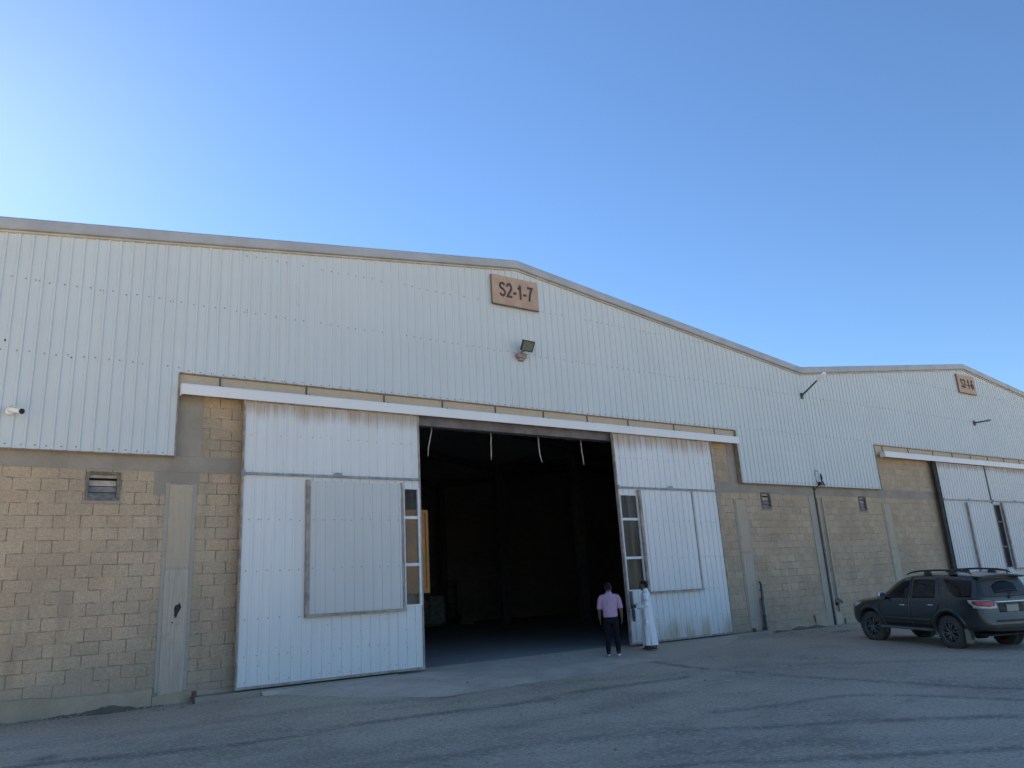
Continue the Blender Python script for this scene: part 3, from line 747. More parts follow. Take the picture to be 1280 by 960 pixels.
def floodlight():
    root = empty('floodlight', (12.0, -.03, 7.85), label='square black floodlight tilted over a beige box below the S2-1-7 sign', category='floodlight')
    rot = Matrix.Rotation(R(-14), 3, 'Z') @ Matrix.Rotation(R(30), 3, 'X') @ Matrix.Rotation(R(8), 3, 'Y')
    c = Vector((12.03, -.34, 8.09)); m = MB()
    m.obox(c, (.35, .07, .30), rot)
    for k in range(7): m.obox(c + rot @ Vector((-.15 + k * .05, .06, 0)), (.008, .05, .26), rot)
    for sx in (-1, 1): m.obox(c + rot @ Vector((sx * .165, -.04, 0)), (.028, .016, .30), rot)
    for sz in (-1, 1): m.obox(c + rot @ Vector((0, -.04, sz * .138)), (.302, .016, .024), rot)
    m.build('lamp_body', BLACKP, root)
    MB().obox(c + rot @ Vector((0, -.041, 0)), (.30, .008, .252), rot).build('lens', LAMPGL, root)
    m = MB(); m.tube([(12.02, -.03, 8.0), (12.02, -.2, 7.98), (12.03, -.30, 8.05)], .018, 8); m.build('bracket', GREYST, root)
    m = MB(); m.box(11.83, 12.13, -.16, -.03, 7.80, 7.93); m.box(11.90, 12.06, -.12, -.03, 7.73, 7.799)
    m.build('junction_box', BEIGEP, root)
floodlight()
def cctv():
    root = empty('security_camera', (.30, -.03, 5.31), label='small white bullet security camera on the cladding at the left edge', category='camera')
    m = MB(); m.tube([(.30, -.03, 5.32), (.30, -.07, 5.32), (.30, -.10, 5.31)], [.085, .08, .045], 14); m.tube([(.30, -.09, 5.31), (.33, -.17, 5.31)], .022, 8)
    m.build('mount', WHITEP, root)
    a, b = Vector((.28, -.17, 5.335)), Vector((.46, -.36, 5.255)); d = (b - a).normalized()
    MB().tube([a, a + d * .01, b], [.035, .048, .048], 14).build('camera_body', WHITEP, root)
    m = MB(); m.tube([b + d * .001, b + d * .035], [.047, .05], 14); m.build('lens', BLACKP, root)
    s = d.cross(Vector((0, 0, 1))).normalized(); u = s.cross(d)
    m = MB(); m.obox((a + b) / 2 + u * .058 + d * .03, (.1, .006, .29), Matrix((s, u, d)).transposed()); m.build('sun_hood', WHITEP, root)
cctv()
def wall_lamp(x, z, tip, label, dark):
    root = empty('wall_lamp', (x, 0, z), label=label, category='wall lamp', group='lamps on arms along the cladding')
    m = MB(); m.box(x - .07, x + .07, -.06, -.028, z - .12, z + .1); m.build('wall_plate', DARKST, root)
    t = Vector((x, tip[0], tip[1])); b0 = Vector((x, -.05, z)); d = (t - b0)
    MB().tube([b0, b0 + d * .45, b0 + d * .72], .032, 8).build('arm', DARKST, root)
    dd = d.normalized(); s = Vector((1, 0, 0)); u = s.cross(dd)
    m = MB(); c = b0 + d * .84; L = d.length * .34
    rings = []
    for k, (w, h) in zip((-.5, -.4, .3, .45, .5), ((.05, .03), (.085, .045), (.095, .05), (.08, .04), (.03, .02))):
        p = c + dd * (k * L); rings.append([p + s * (w * math.cos(a)) + u * (h * math.sin(a)) for a in [j * math.pi / 5 for j in range(10)]])
    m.rings(rings); m.build('lamp_head', LAMPW if not dark else GREYST, root)
wall_lamp(24.64, 7.97, (-1.12, 8.56), 'dark arm lamp with white head under the roof valley', False)
wall_lamp(37.52, 7.92, (-.75, 7.90), 'short grey arm lamp below the S2-1-6 sign', True)
def cable_splice():
    root = empty('cable_box', (24.86, -.03, 4.68), label='black cable splice box with looped wires at the cladding edge below the arm lamp', category='cable box')
    m = MB(); m.box(24.76, 24.98, -.15, -.03, 4.66, 4.77); m.tube([(24.93, -.09, 4.76), (24.95, -.09, 4.9), (24.93, -.09, 5.08)], [.05, .04, .02], 8)
    m.build('splice_box', BLACKP, root)
    m = MB(); m.tube([(24.78, -.08, 4.72), (24.62, -.08, 4.80), (24.60, -.07, 5.0), (24.68, -.06, 5.2), (24.85, -.06, 5.16)], .012, 6)
    m.tube([(24.9, -.1, 4.70), (25.05, -.1, 4.64), (25.12, -.09, 4.72)], .012, 6); m.tube([(24.82, -.06, 4.70), (24.72, -.03, 4.62), (24.70, .1, 4.5)], .014, 6)
    m.build('wire', BLACKP, root)
cable_splice()
def standpipe():
    root = empty('standpipe', (20.95, -.02, -.15), label='slim dark standpipe rising beside the pilaster right of the open doors', category='pipe')
    m = MB(); m.tube([(20.83, -.03, -.2), (20.84, -.03, .5), (20.85, -.04, 1.0), (20.86, -.04, 1.36)], [.045, .04, .04, .04], 10)
    for z in (.42, .95, 1.2): m.tube([(20.845, -.035, z - .03), (20.845, -.035, z + .03)], .056, 10)
    m.tube([(20.86, -.04, 1.36), (20.84, -.04, 1.44), (20.79, -.04, 1.46)], .03, 8); m.build('riser', DARKST, root)
    m = MB(); m.tube([(20.98, .06, -.2), (20.98, .06, .95)], .05, 10); m.build('sleeve', PVC, root)
    m = MB(); m.box(20.75, 21.1, -.08, .09, -.16, -.09); m.box(20.78, 20.9, -.09, .02, .05, .09); m.build('clamp', DARKST, root)
standpipe()
for x, where in ((3.76, 'rusty iron door stop on the sill left of the left door leaf'), (20.18, 'rusty iron door stop on the sill right of the right door leaf')):
    root = empty('door_stop', (x, -.12, -.02), label=where, category='door stop', group='iron stops at the door tracks')
    m = MB(); m.box(x - .038, x + .038, -.15, -.07, -.03, .07); m.tube([(x, -.11, .07), (x, -.11, .09)], .045, 10); m.build('stop_block', RUST, root)
    m = MB(); m.box(x - .06, x + .06, -.17, -.05, -.045, -.01); m.build('base_plate', RUST, root)
STR = ['slanting pale strap, first from the left in the doorway', 'straight pale strap, second from the left in the doorway', 'pale strap bent at its tip, third in the doorway', 'pale strap nearest the right door leaf in the doorway']
for k, (x, b, tw) in enumerate(((9.33, -.15, .02), (11.12, -.03, .0), (12.68, .03, .06), (14.20, .05, .01))):
    y = .33; m = MB(); pts = [(x, y, 5.775), (x + b * .15, y - .01, 5.6), (x + b * .45, y, 5.4), (x + b * .8, y - .01, 5.2), (x + b + tw, y, 4.99)]
    m.tube(pts, [.013, .015, .017, .018, .012], 8, ry=[.006] * 5, up=(0, 1, 0)); m.build('strap', STRAPM, None, label=STR[k], category='strap', group='straps hanging from the door lintel')

# dirt swept against the wall foot
def heap(name, x0, x1, h, w, label):
    n, k = int((x1 - x0) / .05), 7; vs = []; rnd = random.Random(int(x0 * 31))
    for i in range(n + 1):
        x = x0 + (x1 - x0) * i / n; e = math.sin(math.pi * i / n) ** .5
        e *= .55 + .45 * math.sin(x * 4.3 + 1) * math.sin(x * 1.9) 
        for j in range(k):
            t = j / (k - 1); y = .10 - w * t * (.7 + .3 * e); zz = gz(min(y, 0)) - .012 + max(0, h * max(e, .08) * (1 - t) ** 1.3) + rnd.uniform(-.012, .012) * (1 - t)
            vs.append((x, y, zz))
    m = MB(); m.add(vs, [(i * k + j, i * k + j + 1, (i + 1) * k + j + 1, (i + 1) * k + j) for i in range(n) for j in range(k - 1)], 0, False)
    m.build(name, HEAP, None, label=label, category='dirt', kind='stuff')
heap('dirt_bank', 1.3, 3.3, .12, .34, 'dark swept dirt along the wall foot at the left')
heap('dirt_bank', 20.9, 24.4, .12, .35, 'dark swept dirt along the wall foot right of the standpipe')
m = MB(); rnd = random.Random(5)
for k in range(420):
    if k > 160: x = rnd.choice([rnd.uniform(-.5, 4.2), rnd.uniform(-.5, 4.2), rnd.uniform(20.6, 29)]); y = .08 - abs(rnd.gauss(0, .16))
    elif k < 60: x, y = rnd.uniform(3.0, 8.5), rnd.uniform(-.55, -.36)
    elif k < 100: x, y = rnd.uniform(17.5, 24), rnd.uniform(-.7, -.3)
    else: x, y = rnd.uniform(1, 18), rnd.uniform(-9, -.8)
    s_ = rnd.uniform(.008, .026); a = rnd.uniform(0, 3)
    m.obox((x, y, gz(y) + s_ * .5 + (.05 if 8 < x < 15 and y > -2.5 else 0)), (s_ * 1.6, s_ * 1.2, s_), Matrix.Rotation(a, 3, 'Z') @ Matrix.Rotation(a * .3, 3, 'X'))
m.build('gravel', KERB, None, label='loose stones and grit scattered on the yard', category='gravel', kind='stuff')

# ------------------------------------------------------------------ inside the hall
def truck():
    root = empty('truck', (9.3, 5, 0), label='tall orange box body on dark wheels inside the hall behind the left door leaf', category='truck')
    m = MB(); m.box(8.1, 10.55, 3.0, 8.6, 1.74, 3.95); m.box(10.49, 10.57, 2.97, 3.03, 1.70, 3.98); m.box(8.08, 10.49, 2.97, 2.998, 3.88, 3.98); m.box(8.08, 10.49, 2.97, 2.998, 1.70, 1.82)
    for x in (9.3, 9.9): m.box(x - .025, x + .025, 2.975, 2.999, 1.82, 3.88)
    m.build('cargo_box', ORANGE, root)
    m = MB(); m.box(8.5, 10.1, 3.1, 9.2, 1.35, 1.70); m.box(8.2, 10.4, 3.02, 3.14, 1.0, 1.2); m.build('chassis', DARKST, root)
    for x in (8.5, 10.15):
        for y in (4.2, 8.0):
            w = MB(); w.tube([(x - .14, y, .46), (x - .12, y, .46), (x + .12, y, .46), (x + .14, y, .46)], [.42, .47, .47, .42], 24)
            w.tube([(x - .16, y, .46), (x + .16, y, .46)], .24, 16); w.build('wheel', BLACKP, root)
    for x in (8.4, 10.2): MB().box(x - .12, x + .12, 2.98, 3.018, 1.22, 1.34).build('tail_light', simple('dull_red_lens', (.25, .03, .02), .3), root)
    MB().box(8.2, 10.4, 8.7, 9.3, 1.2, 3.1).build('cab', ORANGE, root)
truck()
for k, (x, lab) in enumerate(((22.05, 'grey wrapped pallet load deep in the hall, nearer the left door leaf'), (23.15, 'grey wrapped pallet load deep in the hall, beside the dark forklift'))):
    root = empty('pallet_load', (x, 26.3, 0), label=lab, category='pallet load', group='wrapped pallet loads in the hall')
    m = MB(); rings = []
    for z, s_ in ((.14, .50), (.2, .53), (.9, .535), (1.6, .525), (1.72, .50), (1.74, .42)):
        rings.append([(x + s_ * cx, 26 + .5 * s_ * 2 * cy, z) for cx, cy in ((-.96, -1), (-.4, -1.02), (.3, -.99), (.96, -1), (1, -.96), (1.01, 0), (1, .96), (.96, 1), (-.96, 1), (-1, .96), (-1.01, 0), (-1, -.96))])
    m.rings(rings, 0, False); m.build('wrapped_goods', WRAP, root)
    m = MB()
    for yy in (-.5, -.05, .4): m.box(x - .52, x + .52, 26 + yy, 26 + yy + .1, 0, .12)
    for i in range(6): m.box(x - .52 + i * .18, x - .40 + i * .18, 25.48, 26.52, .12, .138)
    m.build('pallet', WOOD, root)
def forklift():
    root = empty('forklift', (25.0, 26.5, 0), label='dark forklift standing right of the wrapped pallet loads in the hall', category='forklift')
    x, y = 24.9, 27.0
    m = MB(); m.box(x - .55, x + .55, y - .1, y + 1.5, .35, 1.0); m.box(x - .5, x + .5, y + .9, y + 1.6, 1.0, 1.35); m.build('chassis', DARKST, root)
    m = MB(); m.box(x - .35, x - .27, y - .35, y - .22, .1, 2.6); m.box(x + .27, x + .35, y - .35, y - .22, .1, 2.6); m.box(x - .27, x + .27, y - .33, y - .24, 2.5, 2.6); m.box(x - .27, x + .27, y - .33, y - .24, 1.2, 1.28)
    m.build('mast', DARKST, root)
    m = MB()
    for sx in (-.48, .48):
        m.tube([(x + sx, y, 1.0), (x + sx, y + .15, 2.2), (x + sx, y + 1.3, 2.2), (x + sx, y + 1.45, 1.3)], .035, 6)
    for k in range(5): m.box(x - .48, x + .48, y + .2 + k * .25, y + .24 + k * .25, 2.18, 2.22)
    m.build('overhead_guard', DARKST, root)
    m = MB(); m.box(x - .25, x + .25, y + .55, y + 1.0, 1.0, 1.12); m.box(x - .25, x + .25, y + .9, y + 1.0, 1.12, 1.6); m.build('seat', BLACKP, root)
    for sx in (-.5, .5):
        for yy in (.15, 1.25): MB().tube([(x + sx - .1, y + yy, .3), (x + sx + .1, y + yy, .3)], .3, 18).build('wheel', BLACKP, root)
    for sx in (-.25, .15): MB().box(x + sx, x + sx + .1, y - 1.3, y - .2, .1, .15).build('fork', DARKST, root)
forklift()
m = MB(); m.box(24.6, 25.4, 25.0, 25.6, -.012, .55); m.box(24.58, 25.42, 25.27, 25.33, .551, .556); m.build('carton', CARTON, None, label='low brown carton on the hall floor before the forklift', category='carton')

# ------------------------------------------------------------------ people
def remesh(name, mb, voxel, smooth_it=2):
    me = mb.mesh(name, [BLACKP]); fix_normals(me)
    o = bpy.data.objects.new(name, me); COL.objects.link(o)
    r = o.modifiers.new('r', 'REMESH'); r.mode = 'VOXEL'; r.voxel_size = voxel; r.use_smooth_shade = True
    if smooth_it: s = o.modifiers.new('s', 'SMOOTH'); s.iterations = smooth_it; s.factor = .5
    out = bpy.data.meshes.new_from_object(o.evaluated_get(bpy.context.evaluated_depsgraph_get()))
    bpy.data.objects.remove(o); bpy.data.meshes.remove(me)
    out.name = name; return out
def stack(mb, levels, n=20):
    """closed body of ellipses: (z, cx, cy, rx, ry)"""
    mb.rings([[(cx + rx * math.cos(a), cy + ry * math.sin(a), z) for a in [k * 2 * math.pi / n for k in range(n)]] for z, cx, cy, rx, ry in levels])
SKIN = simple('brown_skin', (.13, .07, .045), .55, var=.12, scale=15)
HAIR = simple('black_hair', (.006, .005, .005), .95, var=.3, scale=60)
def cloth(name, col, fold=.5, rough=.9):
    m, nt, b = nodes_of(name)
    n1_ = noise(nt, 1.0, 3, coords(nt, (9, 9, 2.4)))
    nt.links.new(mixc(nt, ramp(nt, noise(nt, 200, 2), .3, .7, 0, .2), col, tuple(k * .8 for k in col)), b.inputs['Base Color'])
    b.inputs['Roughness'].default_value = rough; b.inputs['Specular IOR Level'].default_value = .2
    bump(nt, b, n1_, fold, .06); MATS[name] = m; return m
PINK = cloth('mauve_cotton', (.47, .31, .44), .9); NAVY = cloth('dark_denim', (.009, .010, .015)); WHITEC = cloth('white_cotton', (.86, .86, .89), .9)
SHOE = simple('black_shoe', (.015, .015, .016), .5); SOLE = simple('white_sole', (.68, .66, .62), .6); SANDAL = simple('brown_leather', (.06, .035, .025), .6)

def head_neck(mb, hz, look=0.0, nod=0.0, hy=0.0):
    """head about 0.235 high centred at hz, facing +y before turning by look (about z) and nod (about x)"""
    c = Vector((0, hy, hz)); rot = Matrix.Rotation(look, 3, 'Z') @ Matrix.Rotation(-nod, 3, 'X')
    def T(p): return c + rot @ Vector(p)
    lv = [(-.118, .03, .028, .03), (-.105, .032, .045, .05), (-.08, .024, .058, .072), (-.045, .012, .066, .086), (0, .004, .073, .096), (.04, 0, .076, .099), (.075, -.002, .070, .092), (.10, -.004, .052, .07), (.117, -.006, .022, .03)]
    n = 20
    mb.rings([[T((rx * math.cos(a), cy + ry * math.sin(a), z)) for a in [k * 2 * math.pi / n for k in range(n)]] for z, cy, rx, ry in lv])
    mb.tube([T((0, .088, .022)), T((0, .112, -.012)), T((0, .118, -.03)), T((0, .095, -.040))], [.009, .013, .017, .012], 8)   # nose
    for sx in (-1, 1):
        mb.tube([T((sx * .072, -.008, .025)), T((sx * .084, -.016, .012)), T((sx * .082, -.014, -.012)), T((sx * .072, -.006, -.03))], [.008, .015, .014, .007], 8)  # ears
        mb.tube([T((sx * .014, .090, .030)), T((sx * .050, .080, .030))], [.008, .008], 6)   # brow
        mb.tube([T((sx * .052, .062, -.012)), T((sx * .035, .078, -.02))], [.016, .016], 8)  # cheek
    mb.tube([T((-.022, .086, -.064)), T((0, .095, -.064)), T((.022, .086, -.064))], [.006, .009, .006], 8)  # lips
    mb.tube([T((0, .075, -.10)), T((0, .06, -.115))], [.018, .014], 8)
    mb.tube([Vector((0, -.012 + hy * .2, hz - .23)), Vector((0, hy * .6 - .01, hz - .15)), T((0, -.012, -.07))], [.066, .056, .055], 14)
    return T
def hand(mb, w, d, palm_n, curl=.35, side=1):
    """palm and five bent fingers from wrist w along d; palm_n = the way the palm faces"""
    w = Vector(w); d = Vector(d).normalized(); nrm = Vector(palm_n); nrm = (nrm - d * nrm.dot(d)).normalized(); s = d.cross(nrm) * side
    mb.tube([w - d * .02, w + d * .02, w + d * .06, w + d * .088], [.026, .036, .040, .036], 10, ry=[.02, .016, .015, .012], up=tuple(nrm))
    for k, (off, L) in enumerate(((.030, .070), (.010, .080), (-.010, .074), (-.028, .058))):
        p = w + d * .082 + s * off; pts = [p - d * .02, p]; a = curl * .5; q = p
        for seg in (.45, .32, .23):
            q = q + (d * math.cos(a) + nrm * math.sin(a)) * L * seg; pts.append(q.copy()); a += curl
        mb.tube(pts, [.0095, .0095, .009, .0085, .007], 7)
    p = w + d * .025 + s * .028; q = p + (d * .6 + s * .7 + nrm * .3).normalized() * .04; r_ = q + (d * .85 + s * .2 + nrm * .45).normalized() * .032
    mb.tube([p - s * .015, p, q, r_, r_ + (d + nrm * .4).normalized() * .02], [.013, .013, .011, .010, .008], 7)
def hair_cap(T, voxel=.008):
    mb = MB(); n = 20
    lv = [(-.055, -.052, .052, .046), (-.02, -.040, .073, .068), (.02, -.026, .081, .086), (.05, -.012, .084, .098), (.08, -.006, .077, .099), (.108, -.006, .058, .078), (.126, -.008, .028, .036)]
    mb.rings([[T((rx * math.cos(a), cy + ry * math.sin(a), z)) for a in [k * 2 * math.pi / n for k in range(n)]] for z, cy, rx, ry in lv])
    for sx in (-1, 1): mb.tube([T((sx * .072, .012, .05)), T((sx * .071, .02, .0))], [.014, .009], 8)
    return remesh('hair', mb, voxel, 1)
def place(me_or_o, root, name, mats):
    me_or_o.materials.clear()
    for m_ in (mats if isinstance(mats, list) else [mats]): me_or_o.materials.append(m_)
    o = bpy.data.objects.new(name, me_or_o); COL.objects.link(o); o.parent = root; return o

def man_in_shirt(loc, rotz, sc):
    root = empty('person', loc, (0, 0, rotz), label='person in a mauve short sleeved shirt and dark trousers seen from behind', category='person')
    root.scale = (sc,) * 3
    b = MB()
    T = head_neck(b, 1.575, look=R(8), nod=R(14), hy=.035)
    stack(b, [(.82, 0, 0, .12, .08), (.92, 0, 0, .155, .10), (1.02, 0, 0, .15, .10), (1.15, 0, 0, .155, .10), (1.28, 0, -.005, .178, .105), (1.37, 0, -.01, .175, .095), (1.43, 0, -.01, .11, .07), (1.46, 0, -.008, .07, .06)])
    for s in (-1, 1):
        b.tube([(s * .16, -.01, 1.385), (s * .20, -.01, 1.345), (s * .235, -.005, 1.22), (s * .255, 0, 1.10), (s * .263, .03, .98), (s * .265, .055, .86)], [.058, .058, .052, .047, .043, .031], 12)
        hand(b, (s * .265, .058, .85), (s * .0, .10, -1), (-s, .2, 0), .32, s)
        b.tube([(s * .085, 0, .90), (s * .10, .0, .74), (s * .11, .01, .50), (s * .115, -.005, .30), (s * .12, -.015, .09)], [.09, .082, .058, .056, .04], 12)
        b.tube([(s * .12, -.03, .055), (s * .125, .03, .05), (s * .135, .14, .03)], [.036, .038, .028], 10)
    place(remesh('person_body', b, .0075, 2), root, 'body', SKIN)
    place(hair_cap(T), root, 'hair', HAIR)
    c = MB()
    stack(c, [(.885, 0, 0, .175, .122), (.93, 0, 0, .182, .128), (1.02, 0, -.004, .176, .122), (1.15, 0, -.008, .176, .120), (1.27, 0, -.01, .197, .122), (1.36, 0, -.014, .198, .112), (1.41, 0, -.014, .150, .088), (1.445, 0, -.012, .085, .072), (1.475, 0, -.012, .070, .066)], 28)
    for s in (-1, 1):
        c.tube([(s * .13, -.012, 1.385), (s * .19, -.01, 1.362), (s * .228, -.006, 1.29), (s * .245, 0, 1.19), (s * .258, .003, 1.09)], [.052, .062, .062, .061, .060], 14)
        c.tube([(s * .255, .002, 1.12), (s * .2585, .003, 1.083)], [.064, .064], 14)     # turned up cuff
    c.tube([(0, -.014, 1.46), (0, -.02, 1.492)], [.071, .066], 16)                        # collar
    place(remesh('person_shirt', c, .009, 2), root, 'shirt', PINK)
    t = MB()
    stack(t, [(.74, 0, 0, .15, .11), (.80, 0, 0, .172, .122), (.86, 0, 0, .172, .118), (.925, 0, 0, .166, .112)])
    for s in (-1, 1):
        t.tube([(s * .085, 0, .90), (s * .095, 0, .76), (s * .108, .008, .52), (s * .115, -.004, .30), (s * .12, -.012, .085)], [.092, .094, .073, .066, .055], 14)
    place(remesh('person_trousers', t, .009, 2), root, 'trousers', NAVY)
    for s in (-1, 1):
        h = MB(); h.tube([(s * .12, -.075, .06), (s * .122, -.04, .07), (s * .126, .04, .06), (s * .136, .12, .042), (s * .14, .185, .034)], [.032, .043, .044, .042, .025], 12); h.tube([(s * .12, -.02, .05), (s * .12, -.018, .12)], [.045, .046], 12)
        so = place(remesh('person_shoe', h, .008, 1), root, 'shoe', SHOE)
        h = MB(); rings = []
        for z in (.0, .032): rings.append([(s * (.128 + .045 * math.cos(a) + .008 * math.sin(a)), .055 + .145 * math.sin(a), z) for a in [k * math.pi / 10 for k in range(20)]])
        h.rings(rings); me = h.mesh('person_sole', SOLE); fix_normals(me); o = bpy.data.objects.new('sole', me); COL.objects.link(o); o.parent = so

def man_in_robe(loc, rotz, sc):
    root = empty('person', loc, (0, 0, rotz), label='person in a long white robe standing in profile before the right door leaf', category='person')
    root.scale = (sc,) * 3
    b = MB()
    T = head_neck(b, 1.575, look=R(12), nod=R(4), hy=.02)
    stack(b, [(.78, 0, 0, .13, .09), (.92, 0, 0, .16, .112), (1.05, 0, .01, .15, .11), (1.15, 0, .01, .155, .108), (1.28, 0, 0, .175, .105), (1.37, 0, -.01, .17, .09), (1.43, 0, -.01, .11, .07), (1.46, 0, -.008, .07, .06)])
    for s in (-1, 1):
        fw = .20 if s > 0 else .25
        b.tube([(s * .165, -.01, 1.385), (s * .205, -.02, 1.33), (s * .225, -.035, 1.22), (s * .225, -.03, 1.10), (s * .20, .08, 1.05), (s * .13, fw + .0, 1.06)], [.054, .052, .046, .042, .037, .027], 12)
        hand(b, (s * .12, fw + .01, 1.062), (-s * .35, 1, .12), (-s, -.1, .3), .55, s)
        b.tube([(s * .085, 0, .90), (s * .09, .0, .74), (s * .09, .01, .50), (s * .09, -.005, .30), (s * .09, -.015, .08)], [.09, .08, .058, .056, .04], 12)
        oy = .02 if s > 0 else -.09
        b.tube([(s * .09, -.03 + oy, .10), (s * .092, -.035 + oy, .06), (s * .095, .05 + oy, .05), (s * .10, .15 + oy, .032)], [.038, .037, .036, .024], 10)
    place(remesh('person_body', b, .0075, 2), root, 'body', SKIN)
    place(hair_cap(T), root, 'hair', HAIR)
    c = MB()
    n = 36; rings = []
    def ring(z, cy, rx, ry, amp):
        return [((rx + amp * math.sin(5 * a + 2) + .5 * amp * math.sin(9 * a)) * math.cos(a), cy + (ry + amp * math.sin(7 * a + 1) + .6 * amp * math.cos(4 * a)) * math.sin(a), z) for a in [k * 2 * math.pi / n for k in range(n)]]
    for z, cy, rx, ry, amp in [(.095, -.012, .205, .178, .020), (.2, -.012, .200, .172, .019), (.45, -.010, .192, .160, .015), (.7, -.006, .186, .148, .009), (.92, 0, .185, .140, .004), (1.05, 0, .175, .132, .003), (1.18, 0, .178, .126, .002), (1.29, -.005, .195, .122, 0), (1.37, -.012, .192, .108, 0), (1.42, -.012, .14, .085, 0), (1.45, -.012, .082, .072, 0), (1.485, -.012, .068, .064, 0)]:
        rings.append(ring(z, cy, rx, ry, amp))
    c.rings(rings)
    for s in (-1, 1):
        fw = .20 if s > 0 else .25
        c.tube([(s * .145, -.012, 1.375), (s * .205, -.02, 1.335), (s * .228, -.036, 1.22), (s * .228, -.032, 1.105), (s * .202, .08, 1.05), (s * .145, fw - .025, 1.058)], [.070, .070, .066, .064, .058, .054], 14)
    c.tube([(0, -.012, 1.46), (0, -.014, 1.503)], [.069, .064], 16)
    for s in (-1, 1): c.tube([(s * .165, .0, .80), (s * .19, .02, .66), (s * .18, .03, .60)], [.02, .045, .02], 8)     # sagging side pockets
    place(remesh('person_robe', c, .010, 1), root, 'robe', WHITEC)
    for s in (-1, 1):
        oy = .02 if s > 0 else -.09; h = MB(); rings = []
        for z in (.0, .024): rings.append([(s * (.096 + .046 * math.cos(a)), .05 + oy + .145 * math.sin(a), z) for a in [k * math.pi / 10 for k in range(20)]])
        h.rings(rings, 0, False)
        h.tube([(s * .05, .10 + oy, .02), (s * .07, .10 + oy, .075), (s * .12, .10 + oy, .072), (s * .145, .10 + oy, .02)], .012, 8); h.tube([(s * .055, -.06 + oy, .02), (s * .06, -.075 + oy, .08), (s * .125, -.075 + oy, .08), (s * .135, -.06 + oy, .02)], .014, 8)
        me = h.mesh('person_sandal', SANDAL); fix_normals(me); o = bpy.data.objects.new('sandal', me); COL.objects.link(o); o.parent = root
    return root
man_in_shirt((13.45, -1.18, -.088), R(-42), 1.035)
man_in_robe((15.02, -.86, -.075), R(40), 1.03)
def phone():
    a = R(40); loc = Vector((15.02, -.86, -.075)) + Matrix.Rotation(a, 3, 'Z') @ Vector((-.01, .315, 1.09)) * 1.03
    root = empty('phone', loc, (0, 0, a), label='small dark phone held by the person in the white robe', category='phone')
    m = MB(); m.obox((0, 0, 0), (.07, .012, .14), Matrix.Rotation(R(-50), 3, 'X')); me = m.mesh('phone_case', BLACKP); fix_normals(me); o = bpy.data.objects.new('case', me); COL.objects.link(o); o.parent = root
    m = MB(); m.obox(Matrix.Rotation(R(-50), 3, 'X') @ Vector((0, -.0075, 0)), (.062, .002, .13), Matrix.Rotation(R(-50), 3, 'X')); me = m.mesh('phone_screen', LAMPGL); fix_normals(me); o = bpy.data.objects.new('screen', me); COL.objects.link(o); o.parent = root
phone()
# ------------------------------------------------------------------ parked SUV (local frame: x forward, y left, z up)
def paint_mat():
    m, nt, b = nodes_of('dusty_dark_paint')
    s = sep(nt); n1_ = noise(nt, 3, 5); n2_ = noise(nt, 30, 4)
    low = ramp(nt, math_(nt, 'ADD', s[2], math_(nt, 'MULTIPLY', n1_, .35)), .45, 1.15, .55, .08)
    back = ramp(nt, math_(nt, 'ADD', s[0], math_(nt, 'MULTIPLY', n1_, .25)), -2.2, -1.9, .36, 0)
    f = math_(nt, 'ADD', math_(nt, 'MULTIPLY', math_(nt, 'ADD', low, back, True), ramp(nt, n1_, .25, .7, .45, 1)), math_(nt, 'MULTIPLY', ramp(nt, n2_, .5, .75), .06), True)
    nt.links.new(mixc(nt, f, (.006, .011, .013), (.070, .066, .057)), b.inputs['Base Color'])
    nt.links.new(math_(nt, 'ADD', math_(nt, 'MULTIPLY', f, .55), .25, True), b.inputs['Roughness'])
    b.inputs['Coat Weight'].default_value = .6; b.inputs['Coat Roughness'].default_value = .15
    return m
def dusty(name, col, dustc, amt, rough, metal=0.0, scale=6):
    m, nt, b = nodes_of(name)
    f = ramp(nt, noise(nt, scale, 5), .3, .75, amt * .5, amt); b.inputs['Specular IOR Level'].default_value = .28 if 'glass' in name else .5
    nt.links.new(mixc(nt, f, col, dustc), b.inputs['Base Color']); b.inputs['Roughness'].default_value = rough; b.inputs['Metallic'].default_value = metal
    return m
